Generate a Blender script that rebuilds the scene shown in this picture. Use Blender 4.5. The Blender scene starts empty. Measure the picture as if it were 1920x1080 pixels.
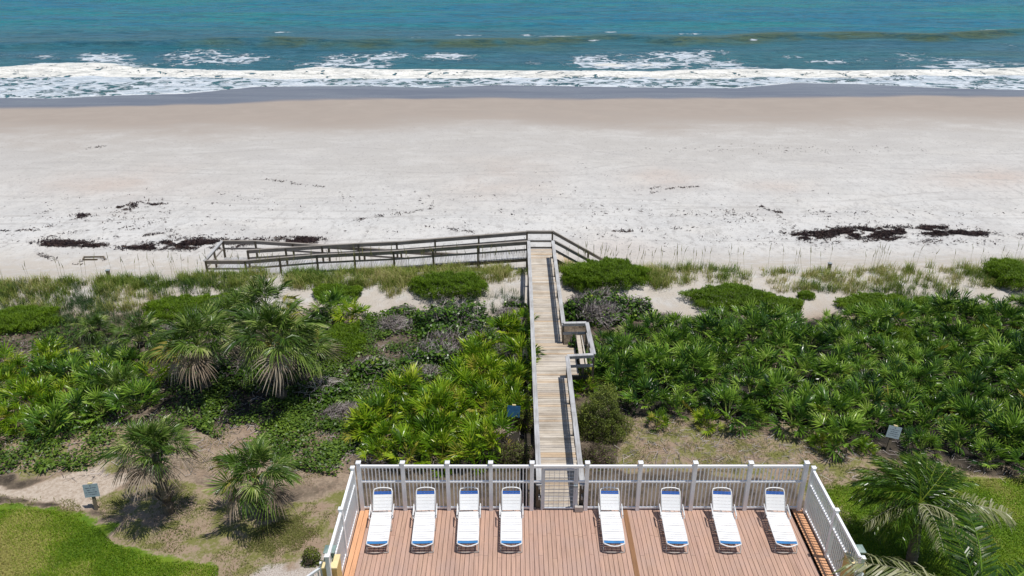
import bpy, math, random
import numpy as np
R=math.radians
rng=np.random.default_rng(7); random.seed(7)
sc=bpy.context.scene; COL=sc.collection
# ------------------------------------------------------------ camera, world, sun, exposure
FPX=1500.0; HC=17.5; PITCH=R(25.2)
cd=bpy.data.cameras.new('camera'); cam=bpy.data.objects.new('camera',cd); COL.objects.link(cam)
cam.location=(0,0,HC); cam.rotation_euler=(math.pi/2-PITCH,0,0)
cd.sensor_width=36; cd.lens=FPX/1920*36; cd.clip_end=9000; cd.clip_start=.1
sc.camera=cam
SUN_EL=R(75.5)
w=bpy.data.worlds.new('World'); sc.world=w; w.use_nodes=True
nt=w.node_tree; nt.nodes.clear()
sky=nt.nodes.new('ShaderNodeTexSky'); sky.sky_type='NISHITA'; sky.sun_disc=False
sky.sun_elevation=SUN_EL; sky.sun_rotation=R(100); sky.air_density=1.0; sky.dust_density=.6; sky.ozone_density=1.2
bg=nt.nodes.new('ShaderNodeBackground'); bg.inputs['Strength'].default_value=.095
wo=nt.nodes.new('ShaderNodeOutputWorld')
nt.links.new(sky.outputs[0],bg.inputs[0]); nt.links.new(bg.outputs[0],wo.inputs[0])
sd=bpy.data.lights.new('sun','SUN'); sd.energy=4.7; sd.angle=R(.5); sd.color=(1,.965,.91)
sun=bpy.data.objects.new('sun',sd); COL.objects.link(sun)
from mathutils import Vector, Matrix, Euler
trav=Vector((-math.cos(SUN_EL)*.985,math.cos(SUN_EL)*.17,-math.sin(SUN_EL)))
sun.rotation_euler=trav.to_track_quat('-Z','Y').to_euler()
vs=sc.view_settings; vs.view_transform='Standard'; vs.look='None'; vs.exposure=-.18; vs.gamma=1; vs.use_curve_mapping=False
# ------------------------------------------------------------ pixel helpers (authoring only: photo pixel -> place in the world)
cP,sP=math.cos(PITCH),math.sin(PITCH)
def at(px,py,z):
    px=np.asarray(px,float); py=np.asarray(py,float)
    u=(px-960)/FPX; v=(540-py)/FPX
    t=(z-HC)/(-sP+v*cP)
    return t*u, t*(cP+v*sP)
def pix(X,Y,Z):
    d=Y*cP-(Z-HC)*sP; up=Y*sP+(Z-HC)*cP
    return 960+FPX*X/d, 540-FPX*up/d
def smooth(a,b,x):
    t=np.clip((x-a)/(b-a),0,1); return t*t*(3-2*t)
_ph=np.random.default_rng(3).uniform(0,6.28,(6,12,2)); _dr=np.random.default_rng(4).normal(size=(6,12,2))
def noise(x,y,scale,ch=0):
    x=np.asarray(x,float)/scale; y=np.asarray(y,float)/scale; o=np.zeros(np.broadcast(x,y).shape)
    for i in range(12):
        a=_dr[ch,i]; k=.7+.25*i
        n=a/np.linalg.norm(a)*k
        o+=np.sin(n[0]*x*2+n[1]*y*2+_ph[ch,i,0]+1.3*np.sin(.7*(n[1]*x-n[0]*y)+_ph[ch,i,1]))/(k**.8)
    return o/5
EDGE=np.array([(-300,186),(0,184),(100,185),(200,180),(350,176),(480,163),(600,162),(700,162),(800,165),(930,160),(1060,162),(1250,165),(1380,166),(1490,156),(1620,158),(1750,165),(1920,169),(2300,166)],float)
EX,EY=at(EDGE[:,0],EDGE[:,1],-4.4)
_o=np.argsort(EX); EX=EX[_o]; EY=EY[_o]
def yedge(x): return np.interp(x,EX,EY)
def gz(x,y):
    x=np.asarray(x,float); y=np.asarray(y,float)
    z=-.85+.16*noise(x,y,5,0)*smooth(21,24,y)
    z=z+.38*np.exp(-((y-39.4-.03*x)/1.9)**2)+.10*noise(x,y,1.6,1)*smooth(34,38,y)*(1-smooth(44,47,y))
    yc=40.3+.035*np.clip(x,-40,40)
    t=smooth(0,1,(y-yc)/6.5)
    ye=yedge(x)
    beach=-2.35-(2.05)*np.clip((y-46)/(ye-46),0,1)-.02*np.maximum(y-ye,0)
    beach=beach+.05*noise(x,y*1.5,7,2)*(1-smooth(80,95,y))
    return z*(1-t)+beach*t
def inpoly(x,y,poly):
    poly=np.asarray(poly,float); n=len(poly); r=np.zeros(x.shape,bool)
    for i in range(n):
        x1,y1=poly[i]; x2,y2=poly[(i+1)%n]
        c=((y1>y)!=(y2>y)); 
        xi=(x2-x1)*(y-y1)/((y2-y1) if y2!=y1 else 1e-9)+x1
        r^=c&(x<xi)
    return r
def polymask(x,y,poly,soft):
    """soft mask of a polygon given in the same coordinates as x,y"""
    ins=inpoly(x,y,poly); d=np.full(x.shape,1e9); poly=np.asarray(poly,float)
    for i in range(len(poly)):
        a=poly[i]; b=poly[(i+1)%len(poly)]; ab=b-a
        t=np.clip(((x-a[0])*ab[0]+(y-a[1])*ab[1])/(ab@ab),0,1)
        d=np.minimum(d,np.hypot(x-a[0]-t*ab[0],y-a[1]-t*ab[1]))
    return smooth(-soft,soft,np.where(ins,d,-d))
# ------------------------------------------------------------ object helpers
def tag(o,label=None,cat=None,group=None,kind=None):
    if label: o['label']=label
    if cat: o['category']=cat
    if group: o['group']=group
    if kind: o['kind']=kind
    return o
def empty(name,loc,rz=0,label=None,cat=None,group=None):
    o=bpy.data.objects.new(name,None); COL.objects.link(o); o.location=loc; o.rotation_euler=(0,0,rz)
    o.empty_display_size=.2
    return tag(o,label,cat,group)
def link(name,me,parent=None,loc=None,rot=None,scale=None):
    o=bpy.data.objects.new(name,me); COL.objects.link(o)
    if parent: o.parent=parent
    if loc is not None: o.location=loc
    if rot is not None: o.rotation_euler=rot
    if scale is not None: o.scale=(scale,)*3 if np.isscalar(scale) else scale
    return o
def np_mesh(name,V,F,mat=None,tint=None,attrs=None,smoothf=False):
    V=np.asarray(V,np.float32); F=np.asarray(F,np.int32); k=F.shape[1]
    me=bpy.data.meshes.new(name); me.vertices.add(len(V)); me.vertices.foreach_set('co',V.ravel())
    me.loops.add(F.size); me.loops.foreach_set('vertex_index',F.ravel())
    me.polygons.add(len(F)); me.polygons.foreach_set('loop_start',np.arange(0,F.size,k,dtype=np.int32))
    me.polygons.foreach_set('loop_total',np.full(len(F),k,np.int32))
    me.polygons.foreach_set('use_smooth',np.full(len(F),smoothf,bool))
    if tint is not None:
        a=me.attributes.new('tint','FLOAT','POINT'); a.data.foreach_set('value',np.asarray(tint,np.float32))
    for n,v in (attrs or {}).items():
        a=me.attributes.new(n,'FLOAT','POINT'); a.data.foreach_set('value',np.asarray(v,np.float32))
    me.update(calc_edges=True)
    if mat: me.materials.append(mat)
    return me
class MB:
    def __init__(s): s.v=[]; s.f=[]
    def add(s,v,f):
        n=len(s.v); s.v+=[tuple(p) for p in v]; s.f+=[tuple(i+n for i in q) for q in f]; return s
    def box(s,x0,x1,y0,y1,z0,z1,b=0.0):
        if b<=0:
            v=[(x,y,z) for z in (z0,z1) for y in (y0,y1) for x in (x0,x1)]
            return s.add(v,[(0,2,3,1),(4,5,7,6),(0,1,5,4),(2,6,7,3),(0,4,6,2),(1,3,7,5)])
        # bevelled top edges
        v=[(x0,y0,z0),(x1,y0,z0),(x1,y1,z0),(x0,y1,z0),(x0,y0,z1-b),(x1,y0,z1-b),(x1,y1,z1-b),(x0,y1,z1-b),
           (x0+b,y0+b,z1),(x1-b,y0+b,z1),(x1-b,y1-b,z1),(x0+b,y1-b,z1)]
        return s.add(v,[(3,2,1,0),(0,1,5,4),(1,2,6,5),(2,3,7,6),(3,0,4,7),(4,5,9,8),(5,6,10,9),(6,7,11,10),(7,4,8,11),(8,9,10,11)])
    def bar(s,a,b,w,h,up=(0,0,1)):
        a=Vector(a); b=Vector(b); d=(b-a).normalized(); u=Vector(up)
        r=d.cross(u)
        if r.length<1e-4: r=d.cross(Vector((0,1,0)))
        r.normalize(); u=r.cross(d).normalized(); r=r*w/2; u=u*h/2
        v=[a-r-u,a+r-u,a+r+u,a-r+u,b-r-u,b+r-u,b+r+u,b-r+u]
        return s.add(v,[(0,1,2,3),(7,6,5,4),(0,4,5,1),(1,5,6,2),(2,6,7,3),(3,7,4,0)])
    def tube(s,pts,r,n=6,r2=None):
        pts=[Vector(p) for p in pts]; V=[];F=[]; m=len(pts)
        for i,p in enumerate(pts):
            d=(pts[min(i+1,m-1)]-pts[max(i-1,0)]).normalized()
            a=d.cross(Vector((0,0,1)))
            if a.length<1e-3: a=d.cross(Vector((0,1,0)))
            a.normalize(); c=a.cross(d)
            rr=r if r2 is None else r+(r2-r)*i/(m-1)
            for k in range(n):
                t=2*math.pi*k/n; V.append(p+a*math.cos(t)*rr+c*math.sin(t)*rr)
        for i in range(m-1):
            for k in range(n):
                F.append((i*n+k,i*n+(k+1)%n,(i+1)*n+(k+1)%n,(i+1)*n+k))
        F.append(tuple(range(n-1,-1,-1))); F.append(tuple((m-1)*n+k for k in range(n)))
        return s.add(V,F)
    def mesh(s,name,mat,smoothf=False):
        me=bpy.data.meshes.new(name); me.from_pydata(s.v,[],s.f); me.materials.append(mat)
        if smoothf: me.polygons.foreach_set('use_smooth',[True]*len(me.polygons))
        me.update(); return me
    def build(s,name,mat,parent=None,smoothf=False): return link(name,s.mesh(name,mat,smoothf),parent)
# ------------------------------------------------------------ materials
def newmat(name):
    m=bpy.data.materials.new(name); m.use_nodes=True; t=m.node_tree; t.nodes.clear()
    o=t.nodes.new('ShaderNodeOutputMaterial'); b=t.nodes.new('ShaderNodeBsdfPrincipled'); t.links.new(b.outputs[0],o.inputs[0])
    return m,t,b,o
class N:
    def __init__(s,t): s.t=t
    def n(s,ty,**k):
        x=s.t.nodes.new(ty)
        for a,v in k.items(): setattr(x,a,v)
        return x
    def l(s,a,b): s.t.links.new(a,b)
    def val(s,x,i):
        if hasattr(x,'is_output') or isinstance(x,bpy.types.NodeSocket): s.l(x,i)
        else: i.default_value=x
    def math(s,op,a,b=0.0,c=None,clamp=False):
        x=s.n('ShaderNodeMath',operation=op,use_clamp=clamp); s.val(a,x.inputs[0]); s.val(b,x.inputs[1])
        if c is not None: s.val(c,x.inputs[2])
        return x.outputs[0]
    def mix(s,f,a,b,bt='MIX'):
        x=s.n('ShaderNodeMix',data_type='RGBA',blend_type=bt); s.val(f,x.inputs[0])
        for v,i in ((a,6),(b,7)):
            if isinstance(v,tuple): x.inputs[i].default_value=(*v,1) if len(v)==3 else v
            else: s.l(v,x.inputs[i])
        return x.outputs[2]
    def attr(s,name): return s.n('ShaderNodeAttribute',attribute_name=name).outputs['Fac']
    def pos(s,scale=(1,1,1)):
        g=s.n('ShaderNodeNewGeometry'); m=s.n('ShaderNodeMapping'); m.inputs['Scale'].default_value=scale; s.l(g.outputs['Position'],m.inputs[0]); return m.outputs[0]
    def noise(s,vec,scale,detail=3,rough=.55,dist=0):
        x=s.n('ShaderNodeTexNoise'); s.l(vec,x.inputs['Vector']); x.inputs['Scale'].default_value=scale; x.inputs['Detail'].default_value=detail
        x.inputs['Roughness'].default_value=rough; x.inputs['Distortion'].default_value=dist; return x.outputs['Fac']
    def ramp(s,f,stops,interp='LINEAR'):
        x=s.n('ShaderNodeValToRGB'); x.color_ramp.interpolation=interp; e=x.color_ramp.elements
        while len(e)<len(stops): e.new(.5)
        for i,(p,c) in enumerate(stops): e[i].position=p; e[i].color=(*c,1) if len(c)==3 else c
        s.l(f,x.inputs[0]); return x.outputs[0]
    def range(s,x,a,b,c=0.0,d=1.0):
        m=s.n('ShaderNodeMapRange',clamp=True); m.interpolation_type='SMOOTHSTEP'
        s.val(x,m.inputs[0]); m.inputs[1].default_value=a; m.inputs[2].default_value=b; m.inputs[3].default_value=c; m.inputs[4].default_value=d
        return m.outputs[0]
    def bump(s,h,strength,dist,b):
        x=s.n('ShaderNodeBump'); x.inputs['Strength'].default_value=strength; x.inputs['Distance'].default_value=dist
        s.l(h,x.inputs['Height']); s.l(x.outputs[0],b.inputs['Normal']); return x
    def rnd(s): return s.n('ShaderNodeObjectInfo').outputs['Random']
def simple(name,col,rough=.5,var=.0,nscale=8,metal=0,col2=None,bump=0):
    m,t,b,o=newmat(name); q=N(t)
    n=q.noise(q.pos(),nscale,4)
    c2=col2 or tuple(c*(1-var) for c in col)
    q.l(q.ramp(n,[(.3,c2),(.7,col)]),b.inputs['Base Color']); b.inputs['Roughness'].default_value=rough; b.inputs['Metallic'].default_value=metal
    if bump: q.bump(n,bump,.01,b)
    return m
def woodmat(name,cols,ax,rough=.75,stain=None,bump=.35):
    """cols: list of board colours chosen per board; ax: scale of grain"""
    m,t,b,o=newmat(name); q=N(t)
    base=q.ramp(q.rnd(),[(i/(len(cols)-1) if len(cols)>1 else 0,c) for i,c in enumerate(cols)])
    g=q.noise(q.pos(ax),1,5,.65)
    c=q.mix(q.range(g,.28,.6,.38,0),base,(.12,.10,.09),'MULTIPLY')
    c=q.mix(q.math('MULTIPLY',q.range(g,.25,.75),.5),c,q.mix(.5,base,(1,1,1)),'MIX') if False else c
    big=q.noise(q.pos(),1.1,4,.6)
    c=q.mix(q.range(big,.4,.68,0,.45),c,stain or (.5,.45,.38),'MIX' if stain else 'MULTIPLY')
    q.l(c,b.inputs['Base Color']); b.inputs['Roughness'].default_value=rough
    q.bump(g,bump,.004,b); return m
def leafmat(name,stops,rough=.42,trans=.25,objvar=.35,usetint=True,sheen=None):
    m,t,b,o=newmat(name); q=N(t)
    f=q.attr('tint') if usetint else q.rnd()
    if usetint and objvar: f=q.math('ADD',f,q.math('MULTIPLY',q.math('SUBTRACT',q.rnd(),.5),objvar),clamp=True)
    c=q.ramp(f,stops)
    nz=q.noise(q.pos(),.8,2); c=q.mix(q.range(nz,.35,.65,0,.3),c,(.55,.6,.4),'MULTIPLY')
    q.l(c,b.inputs['Base Color']); b.inputs['Roughness'].default_value=rough
    b.inputs['Specular IOR Level'].default_value=.35
    tr=q.n('ShaderNodeBsdfTranslucent'); q.l(q.mix(.5,c,(.5,.75,.1),'OVERLAY') if False else c,tr.inputs[0])
    mx=q.n('ShaderNodeMixShader'); mx.inputs[0].default_value=trans; q.l(b.outputs[0],mx.inputs[1]); q.l(tr.outputs[0],mx.inputs[2]); q.l(mx.outputs[0],o.inputs[0])
    return m
M={}
M['deck']=woodmat('deck_wood',[(.45,.285,.215),(.50,.32,.235),(.47,.295,.225),(.53,.335,.25),(.49,.31,.225)],(26,1.1,10),.62,stain=(.41,.285,.24))
M['deck_new']=woodmat('new_orange_wood',[(.66,.34,.18),(.72,.38,.2)],(26,1.1,10),.6,stain=(.62,.34,.19))
M['divider']=woodmat('divider_wood',[(.26,.13,.055),(.28,.14,.06)],(26,1.1,10),.6,stain=(.24,.12,.06))
M['plank']=woodmat('weathered_planks',[(.40,.35,.29),(.60,.54,.46),(.50,.42,.33),(.66,.60,.52),(.55,.41,.27),(.46,.41,.36),(.58,.52,.44),(.52,.46,.39)],(1.6,34,10),.85)
M['rail']=woodmat('grey_rail_wood',[(.40,.40,.41),(.50,.50,.50),(.46,.46,.47)],(22,1.2,10),.85)
M['railx']=woodmat('grey_rail_wood_across',[(.30,.27,.24),(.35,.315,.28),(.27,.24,.215)],(1.2,22,10),.85)
M['post']=woodmat('brown_posts',[(.14,.115,.08),(.19,.155,.11)],(14,14,2),.9)
M['dark']=simple('dark_timber',(.05,.042,.035),.9,.3)
M['white']=simple('white_vinyl',(.87,.88,.90),.35,.05,3)
M['strapw']=simple('white_strap',(.82,.82,.82),.4,.05,5)
M['strapb']=simple('blue_strap',(.02,.12,.46),.4,.25,5)
M['strapb2']=simple('faded_blue_strap',(.05,.22,.50),.4,.25,5)
M['frame']=simple('white_frame',(.78,.78,.78),.35,.08,6)
M['legs']=simple('worn_legs',(.52,.47,.43),.45,.25,12)
M['gate']=simple('gate_metal',(.60,.63,.68),.4,.12,6)
M['stucco']=simple('yellow_stucco',(.66,.46,.17),.85,.1,30,bump=.3)
M['stuccotop']=simple('cream_cap',(.82,.66,.36),.8,.12,10)
M['lantern']=simple('green_copper',(.10,.20,.17),.45,.35,9,col2=(.22,.32,.28))
M['lanternroof']=simple('pale_copper_roof',(.25,.34,.31),.5,.25,9)
M['glass']=simple('lantern_glass',(.04,.13,.11),.12,.2,9)
M['sign']=simple('sign_blue_grey',(.34,.42,.47),.5,.15,6)
M['signback']=simple('sign_blue',(.035,.13,.27),.45,.35,9)
M['ink']=simple('sign_ink',(.05,.05,.09),.6,.2)
M['metalgrey']=simple('grey_metal',(.30,.34,.36),.45,.2)
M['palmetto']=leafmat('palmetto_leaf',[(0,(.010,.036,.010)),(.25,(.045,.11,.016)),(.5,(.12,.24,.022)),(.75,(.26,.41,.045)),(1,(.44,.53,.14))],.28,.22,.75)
M['palmlime']=leafmat('bright_palmetto_leaf',[(0,(.03,.075,.005)),(.25,(.085,.18,.008)),(.5,(.20,.34,.012)),(.8,(.40,.50,.03)),(1,(.60,.56,.10))],.30,.25,.7)
M['palmold']=leafmat('yellowing_leaf',[(0,(.22,.26,.03)),(.5,(.40,.36,.05)),(1,(.5,.36,.1))],.5,.25,.4)
M['cabbage']=leafmat('cabbage_palm_leaf',[(0,(.012,.032,.006)),(.3,(.038,.082,.010)),(.6,(.095,.17,.02)),(.85,(.27,.35,.08)),(1,(.50,.50,.22))],.34,.12,.45)
M['dead']=leafmat('dead_frond',[(0,(.13,.09,.065)),(.5,(.30,.23,.17)),(1,(.50,.43,.35))],.8,.1,.4)
M['coco']=leafmat('coconut_leaf',[(0,(.010,.028,.003)),(.4,(.036,.09,.006)),(.75,(.12,.22,.014)),(1,(.38,.42,.06))],.3,.2,.3)
M['cocopale']=leafmat('pale_coconut_leaf',[(0,(.10,.15,.03)),(.4,(.28,.29,.13)),(1,(.48,.45,.34))],.4,.2,.2)
M['rachis']=simple('yellow_rachis',(.40,.36,.06),.5,.3,6)
M['trunk']=simple('palm_trunk',(.20,.16,.12),.95,.5,9,bump=.8)
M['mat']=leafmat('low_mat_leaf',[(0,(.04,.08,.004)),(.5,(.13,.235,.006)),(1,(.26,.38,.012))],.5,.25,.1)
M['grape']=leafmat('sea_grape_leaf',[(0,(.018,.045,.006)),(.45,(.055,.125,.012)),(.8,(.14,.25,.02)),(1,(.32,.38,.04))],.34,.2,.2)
M['bushleaf']=leafmat('bush_leaf',[(0,(.05,.07,.012)),(.5,(.14,.18,.025)),(1,(.28,.32,.045))],.5,.15,.2)
M['vine']=leafmat('vine_leaf',[(0,(.02,.045,.006)),(.5,(.06,.12,.012)),(1,(.17,.26,.03))],.45,.2,.2)
M['twig']=leafmat('grey_twig',[(0,(.12,.09,.08)),(.5,(.30,.255,.245)),(1,(.54,.49,.48))],.9,0,.2)
M['browntwig']=leafmat('brown_twig',[(0,(.06,.045,.03)),(.5,(.14,.105,.075)),(1,(.26,.20,.15))],.9,0,.2)
M['oats']=leafmat('dune_grass',[(0,(.07,.15,.015)),(.35,(.17,.26,.03)),(.7,(.34,.36,.08)),(1,(.52,.45,.22))],.6,.25,0)
M['oatsgreen']=leafmat('green_dune_grass',[(0,(.04,.09,.025)),(.5,(.08,.15,.05)),(1,(.2,.24,.09))],.6,.25,0)
M['lawn']=leafmat('lawn_grass',[(0,(.065,.15,.003)),(.4,(.14,.265,.004)),(.75,(.25,.35,.015)),(1,(.46,.42,.13))],.6,.25,0)
M['dryt']=leafmat('thin_turf',[(0,(.09,.13,.02)),(.5,(.2,.21,.05)),(1,(.36,.30,.14))],.7,.2,0)
M['weed']=leafmat('seaweed',[(0,(.012,.008,.012)),(.6,(.04,.022,.025)),(1,(.10,.06,.045))],.7,0,0)
# ------------------------------------------------------------ ground (one sheet) with soft masks
def axis(segs):
    o=[]
    for a,b,s in segs: o+=list(np.arange(a,b,s))
    o.append(segs[-1][1]); return np.array(o)
xs=axis([(-900,-200,100),(-200,-100,10),(-100,-34,1.0),(-34,34,.24),(34,100,1.0),(100,200,10),(200,900,100)])
ys=axis([(-300,-20,40),(-20,14,3),(14,44,.2),(44,60,.35),(60,100,.7),(100,122,.5),(122,200,8),(200,700,100)])
GX,GY=np.meshgrid(xs,ys); GX=GX.ravel(); GY=GY.ravel(); GZ=gz(GX,GY)
def grid_faces(nx,ny):
    i=np.arange(nx*ny).reshape(ny,nx); return np.stack([i[:-1,:-1],i[:-1,1:],i[1:,1:],i[1:,:-1]],-1).reshape(-1,4)
def wpoly(pts,z=-.85):
    a=np.array(pts,float); x,y=at(a[:,0],a[:,1],z); return np.stack([x,y],1)
wob=.45*noise(GX,GY,1.3,3)+.28*noise(GX,GY,.5,4)
def gmask(pts,soft=.35): return polymask(GX+wob,GY+wob*.8,wpoly(pts),soft)
LAWN_L=[(-400,955),(60,948),(150,957),(185,985),(215,1018),(330,1046),(415,1056),(405,1140),(380,1700),(-900,1700),(-900,955)]
LAWN_R=[(1535,912),(1640,905),(1830,893),(1990,893),(2900,900),(2900,1700),(1640,1700),(1600,1000)]
PATH=[(-300,915),(60,912),(130,890),(210,868),(240,900),(200,925),(165,955),(140,950),(90,935),(-300,927)]
THIN_L=[(165,930),(330,900),(450,960),(640,930),(655,900),(640,1015),(560,1050),(430,1090),(400,1050),(230,1020)]
THIN_R=[(1160,780),(1400,790),(1560,820),(1640,850),(1850,890),(1640,910),(1560,960),(1520,960),(1500,900),(1150,870)]
GRAVEL=[(440,1130),(500,1050),(545,1062),(612,1020),(630,1030),(600,1130)]
lawn=np.maximum(gmask(LAWN_L,.25),gmask(LAWN_R,.4))
lawn=np.maximum(lawn,1-smooth(9,12,GY))
dryl=gmask([(-80,990),(50,972),(105,1005),(95,1070),(20,1110),(-80,1110)],.7)
thin=np.maximum(gmask(THIN_L,.5),gmask(THIN_R,.5)); thin=np.maximum(thin,.8*gmask([(0,800),(250,800),(330,870),(100,900),(0,890)],.5))
path=gmask(PATH,.25); gravel=np.maximum(gmask(GRAVEL,.4),np.clip(gmask([(1600,1020),(1660,1060),(1700,1250),(1560,1250)],.2),0,1))
gravel=np.maximum(gravel,.75*((GX>-4.8)&(GX<9.2))*np.exp(-((GY-20.9)/.55)**2))
soilY=smooth(36.8,33.5,GY+.9*noise(GX,GY,2.6,5)) if False else 1-smooth(33.8,37.0,GY+1.0*noise(GX,GY,2.6,5))
soilY=soilY*(1-.6*gmask([(300,800),(660,770),(680,900),(640,940),(300,900)],.8))
soil=soilY*(1-np.clip(lawn+path+thin*.9+gravel,0,1))
# the beach
ppx,ppy=pix(GX,GY,GZ)
wetb=np.interp(ppx,[0,250,430,560,700,900,1050,1400,1700,1920],[205,200,198,190,188,186,188,187,183,182])
wx_,wy_=at(ppx,wetb,-4.3)
dw=GY-wy_+ .5*noise(GX,GY,9,2)
wet=np.where(GY>60,smooth(-2.6,2.2,dw+.8*noise(GX,GY*2,5,3)),0)
damp=np.where(GY>60,smooth(-30,-5,dw+5*noise(GX,GY*2.5,22,1)+2*noise(GX,GY*2,7,4)),0)
tan_=np.zeros(GX.shape)
for (cx,cy,rx,ry,a_) in [(230,345,170,24,.9),(330,322,80,20,.7),(930,325,110,42,.7),(1240,332,80,22,.8),(1450,350,60,12,.7),(1860,335,110,22,.75),(1160,470,70,28,.5),(600,460,60,14,.5),(640,225,300,14,.4),(1500,215,300,12,.4)]:
    tan_=np.maximum(tan_,a_*np.exp(-((ppx-cx)/rx)**2-((ppy-cy)/ry)**2)*np.clip(.8+.8*noise(GX,GY,4,2),0,1))
tan_=np.where(GY>42,tan_,0)
moist=np.where(GY>55,smooth(-52,-20,dw+7*noise(GX,GY*1.5,26,4)),0)
crest=1-smooth(44,50,GY)
near=1-smooth(34.5,37.5,GY+1.1*noise(GX,GY,2.6,5)); rest_=1-np.clip(lawn+path+gravel,0,1)
thicket_shade=np.maximum(np.maximum(gmask([(1110,640),(1230,600),(1500,590),(1700,590),(1990,570),(1990,900),(1880,885),(1700,845),(1540,825),(1300,775),(1160,770)],.5),gmask([(700,790),(770,720),(985,600),(1000,880),(700,866)],.4)),gmask([(360,640),(640,640),(660,800),(400,800),(260,700)],.6))
G=np_mesh('ground',np.stack([GX,GY,GZ],1),grid_faces(len(xs),len(ys)),attrs=dict(lawn=lawn,thin=thin,path=path,gravel=gravel,soil=soil,wet=wet,damp=damp,near=near,thicket_shade=thicket_shade,tan=tan_,moist=moist,crest=crest,dryl=dryl),smoothf=True)
m,t,b,o=newmat('ground'); q=N(t)
p=q.pos(); n1=q.noise(p,1.3,5,.6); n2=q.noise(p,9,5,.7); n3=q.noise(p,.22,4,.6); nf=q.noise(p,38,4,.7)
ps=q.pos((.55,.8,1)); ns=q.noise(ps,.5,5,.65,.6); nt_=q.noise(q.pos((.05,2.4,1)),1.0,3,.6)
sand=q.mix(q.range(n3,.42,.66,0,.5),(.60,.585,.56),(.575,.545,.50))
sand=q.mix(q.range(ns,.35,.7,0,.5),sand,(.46,.46,.455))
sand=q.mix(q.range(nt_,.54,.64,0,.22),sand,(.40,.39,.38)); sand=q.mix(q.math('MULTIPLY',q.attr('tan'),q.range(ns,.25,.6,.35,.9)),sand,(.52,.40,.33)); sand=q.mix(q.math('MULTIPLY',q.attr('moist'),q.range(ns,.3,.6,.6,1)),sand,(.435,.41,.38))
mott=q.noise(q.pos((1.2,.62,1)),1.7,5,.78); sand=q.mix(q.math('MULTIPLY',q.range(mott,.48,.66,0,.6),q.math('SUBTRACT',1.0,q.math('MULTIPLY',q.attr('moist'),.8))),sand,(.34,.325,.31)); pat=q.noise(q.pos((.09,.12,1)),1,5,.7); sand=q.mix(q.range(pat,.48,.6,0,.4),sand,(.44,.42,.40))
spk=q.noise(q.pos((.8,1.3,1)),5.5,2,.6); sand=q.mix(q.range(spk,.635,.70,0,.7),sand,(.17,.14,.14))
sepx=q.n('ShaderNodeSeparateXYZ'); q.l(q.pos(),sepx.inputs[0]); lown=q.noise(q.pos((.022,.004,1)),1,2,.5); brk=q.noise(q.pos((.5,.5,1)),1,4,.7); trk=None
for c0,am,wd_ in ((54,6,.16),(55.7,6,.16),(59.5,-9,.14),(61.1,-9,.14),(66,14,.18),(67.7,14,.18),(70,5,.12),(75,-12,.2),(49.6,2,.12)):
    dd=q.math('ABSOLUTE',q.math('SUBTRACT',q.math('ADD',sepx.outputs[1],q.math('MULTIPLY',q.math('SUBTRACT',lown,.5),am*2)),c0))
    l_=q.range(dd,wd_*.4,wd_*1.6,1,0); trk=l_ if trk is None else q.math('MAXIMUM',trk,l_)
trk=q.math('MULTIPLY',trk,q.range(brk,.42,.6,.1,.8)); sand=q.mix(q.math('MULTIPLY',trk,.6),sand,(.38,.36,.34))
dmp=q.math('ADD',q.attr('damp'),q.math('MULTIPLY',q.math('SUBTRACT',ns,.5),.35),clamp=True)
sand=q.mix(q.math('POWER',q.range(dmp,.0,1,0,1),1.9),sand,q.mix(ns,(.285,.24,.205),(.375,.32,.275)))
wf=q.range(q.attr('wet'),.2,.9)
wsh=q.noise(q.pos((.05,.35,1)),1,5,.6,.8)
sand=q.mix(wf,sand,q.mix(q.range(wsh,.35,.65),(.135,.148,.185),(.165,.17,.20)))  # wet sand is darker; its blue-grey is sky reflection painted into the colour
dirt=q.mix(q.range(n1,.3,.7),(.30,.215,.15),(.37,.285,.21)); dirt=q.mix(q.range(n2,.5,.7,0,.6),dirt,(.17,.125,.08))
sand=q.mix(q.math('MULTIPLY',q.attr('crest'),q.range(n1,.3,.6,.35,.95)),sand,(.47,.42,.36))
sand=q.mix(q.attr('near'),sand,dirt)
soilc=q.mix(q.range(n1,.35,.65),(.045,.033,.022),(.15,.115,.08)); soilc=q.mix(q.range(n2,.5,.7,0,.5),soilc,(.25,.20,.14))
soilc=q.mix(q.math('MULTIPLY',q.attr('thicket_shade'),.95),soilc,(.02,.017,.012))  # deep shade under palmettos and palms painted into the soil colour
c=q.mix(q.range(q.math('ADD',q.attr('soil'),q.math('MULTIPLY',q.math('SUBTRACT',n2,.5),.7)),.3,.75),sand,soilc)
thinc=q.mix(q.range(q.math('ADD',n1,q.math('MULTIPLY',n2,.5)),.66,.86),dirt,(.17,.17,.045))
c=q.mix(q.range(q.math('ADD',q.attr('thin'),q.math('MULTIPLY',q.math('SUBTRACT',n2,.5),.6)),.3,.6),c,thinc)
c=q.mix(q.range(q.math('ADD',q.attr('gravel'),q.math('MULTIPLY',q.math('SUBTRACT',n1,.5),1.6)),.35,.8),c,q.mix(q.range(nf,.35,.65),(.30,.24,.2),(.58,.53,.48)))
c=q.mix(q.range(q.attr('path'),.25,.75),c,q.mix(q.range(n2,.35,.7),(.52,.44,.36),(.36,.28,.21)))
lc=q.mix(q.range(n1,.35,.68),(.085,.175,.003),(.165,.25,.008)); lc=q.mix(q.range(q.noise(q.pos(),.42,3,.6),.52,.64,0,.75),lc,(.25,.22,.07)); lc=q.mix(q.range(nf,.4,.7,0,.4),lc,(.04,.07,.008))
lc=q.mix(q.math('MULTIPLY',q.attr('dryl'),.85),lc,(.27,.235,.09))
c=q.mix(q.range(q.math('ADD',q.attr('lawn'),q.math('MULTIPLY',q.math('SUBTRACT',n2,.5),1.1)),.3,.7),c,lc)
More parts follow.
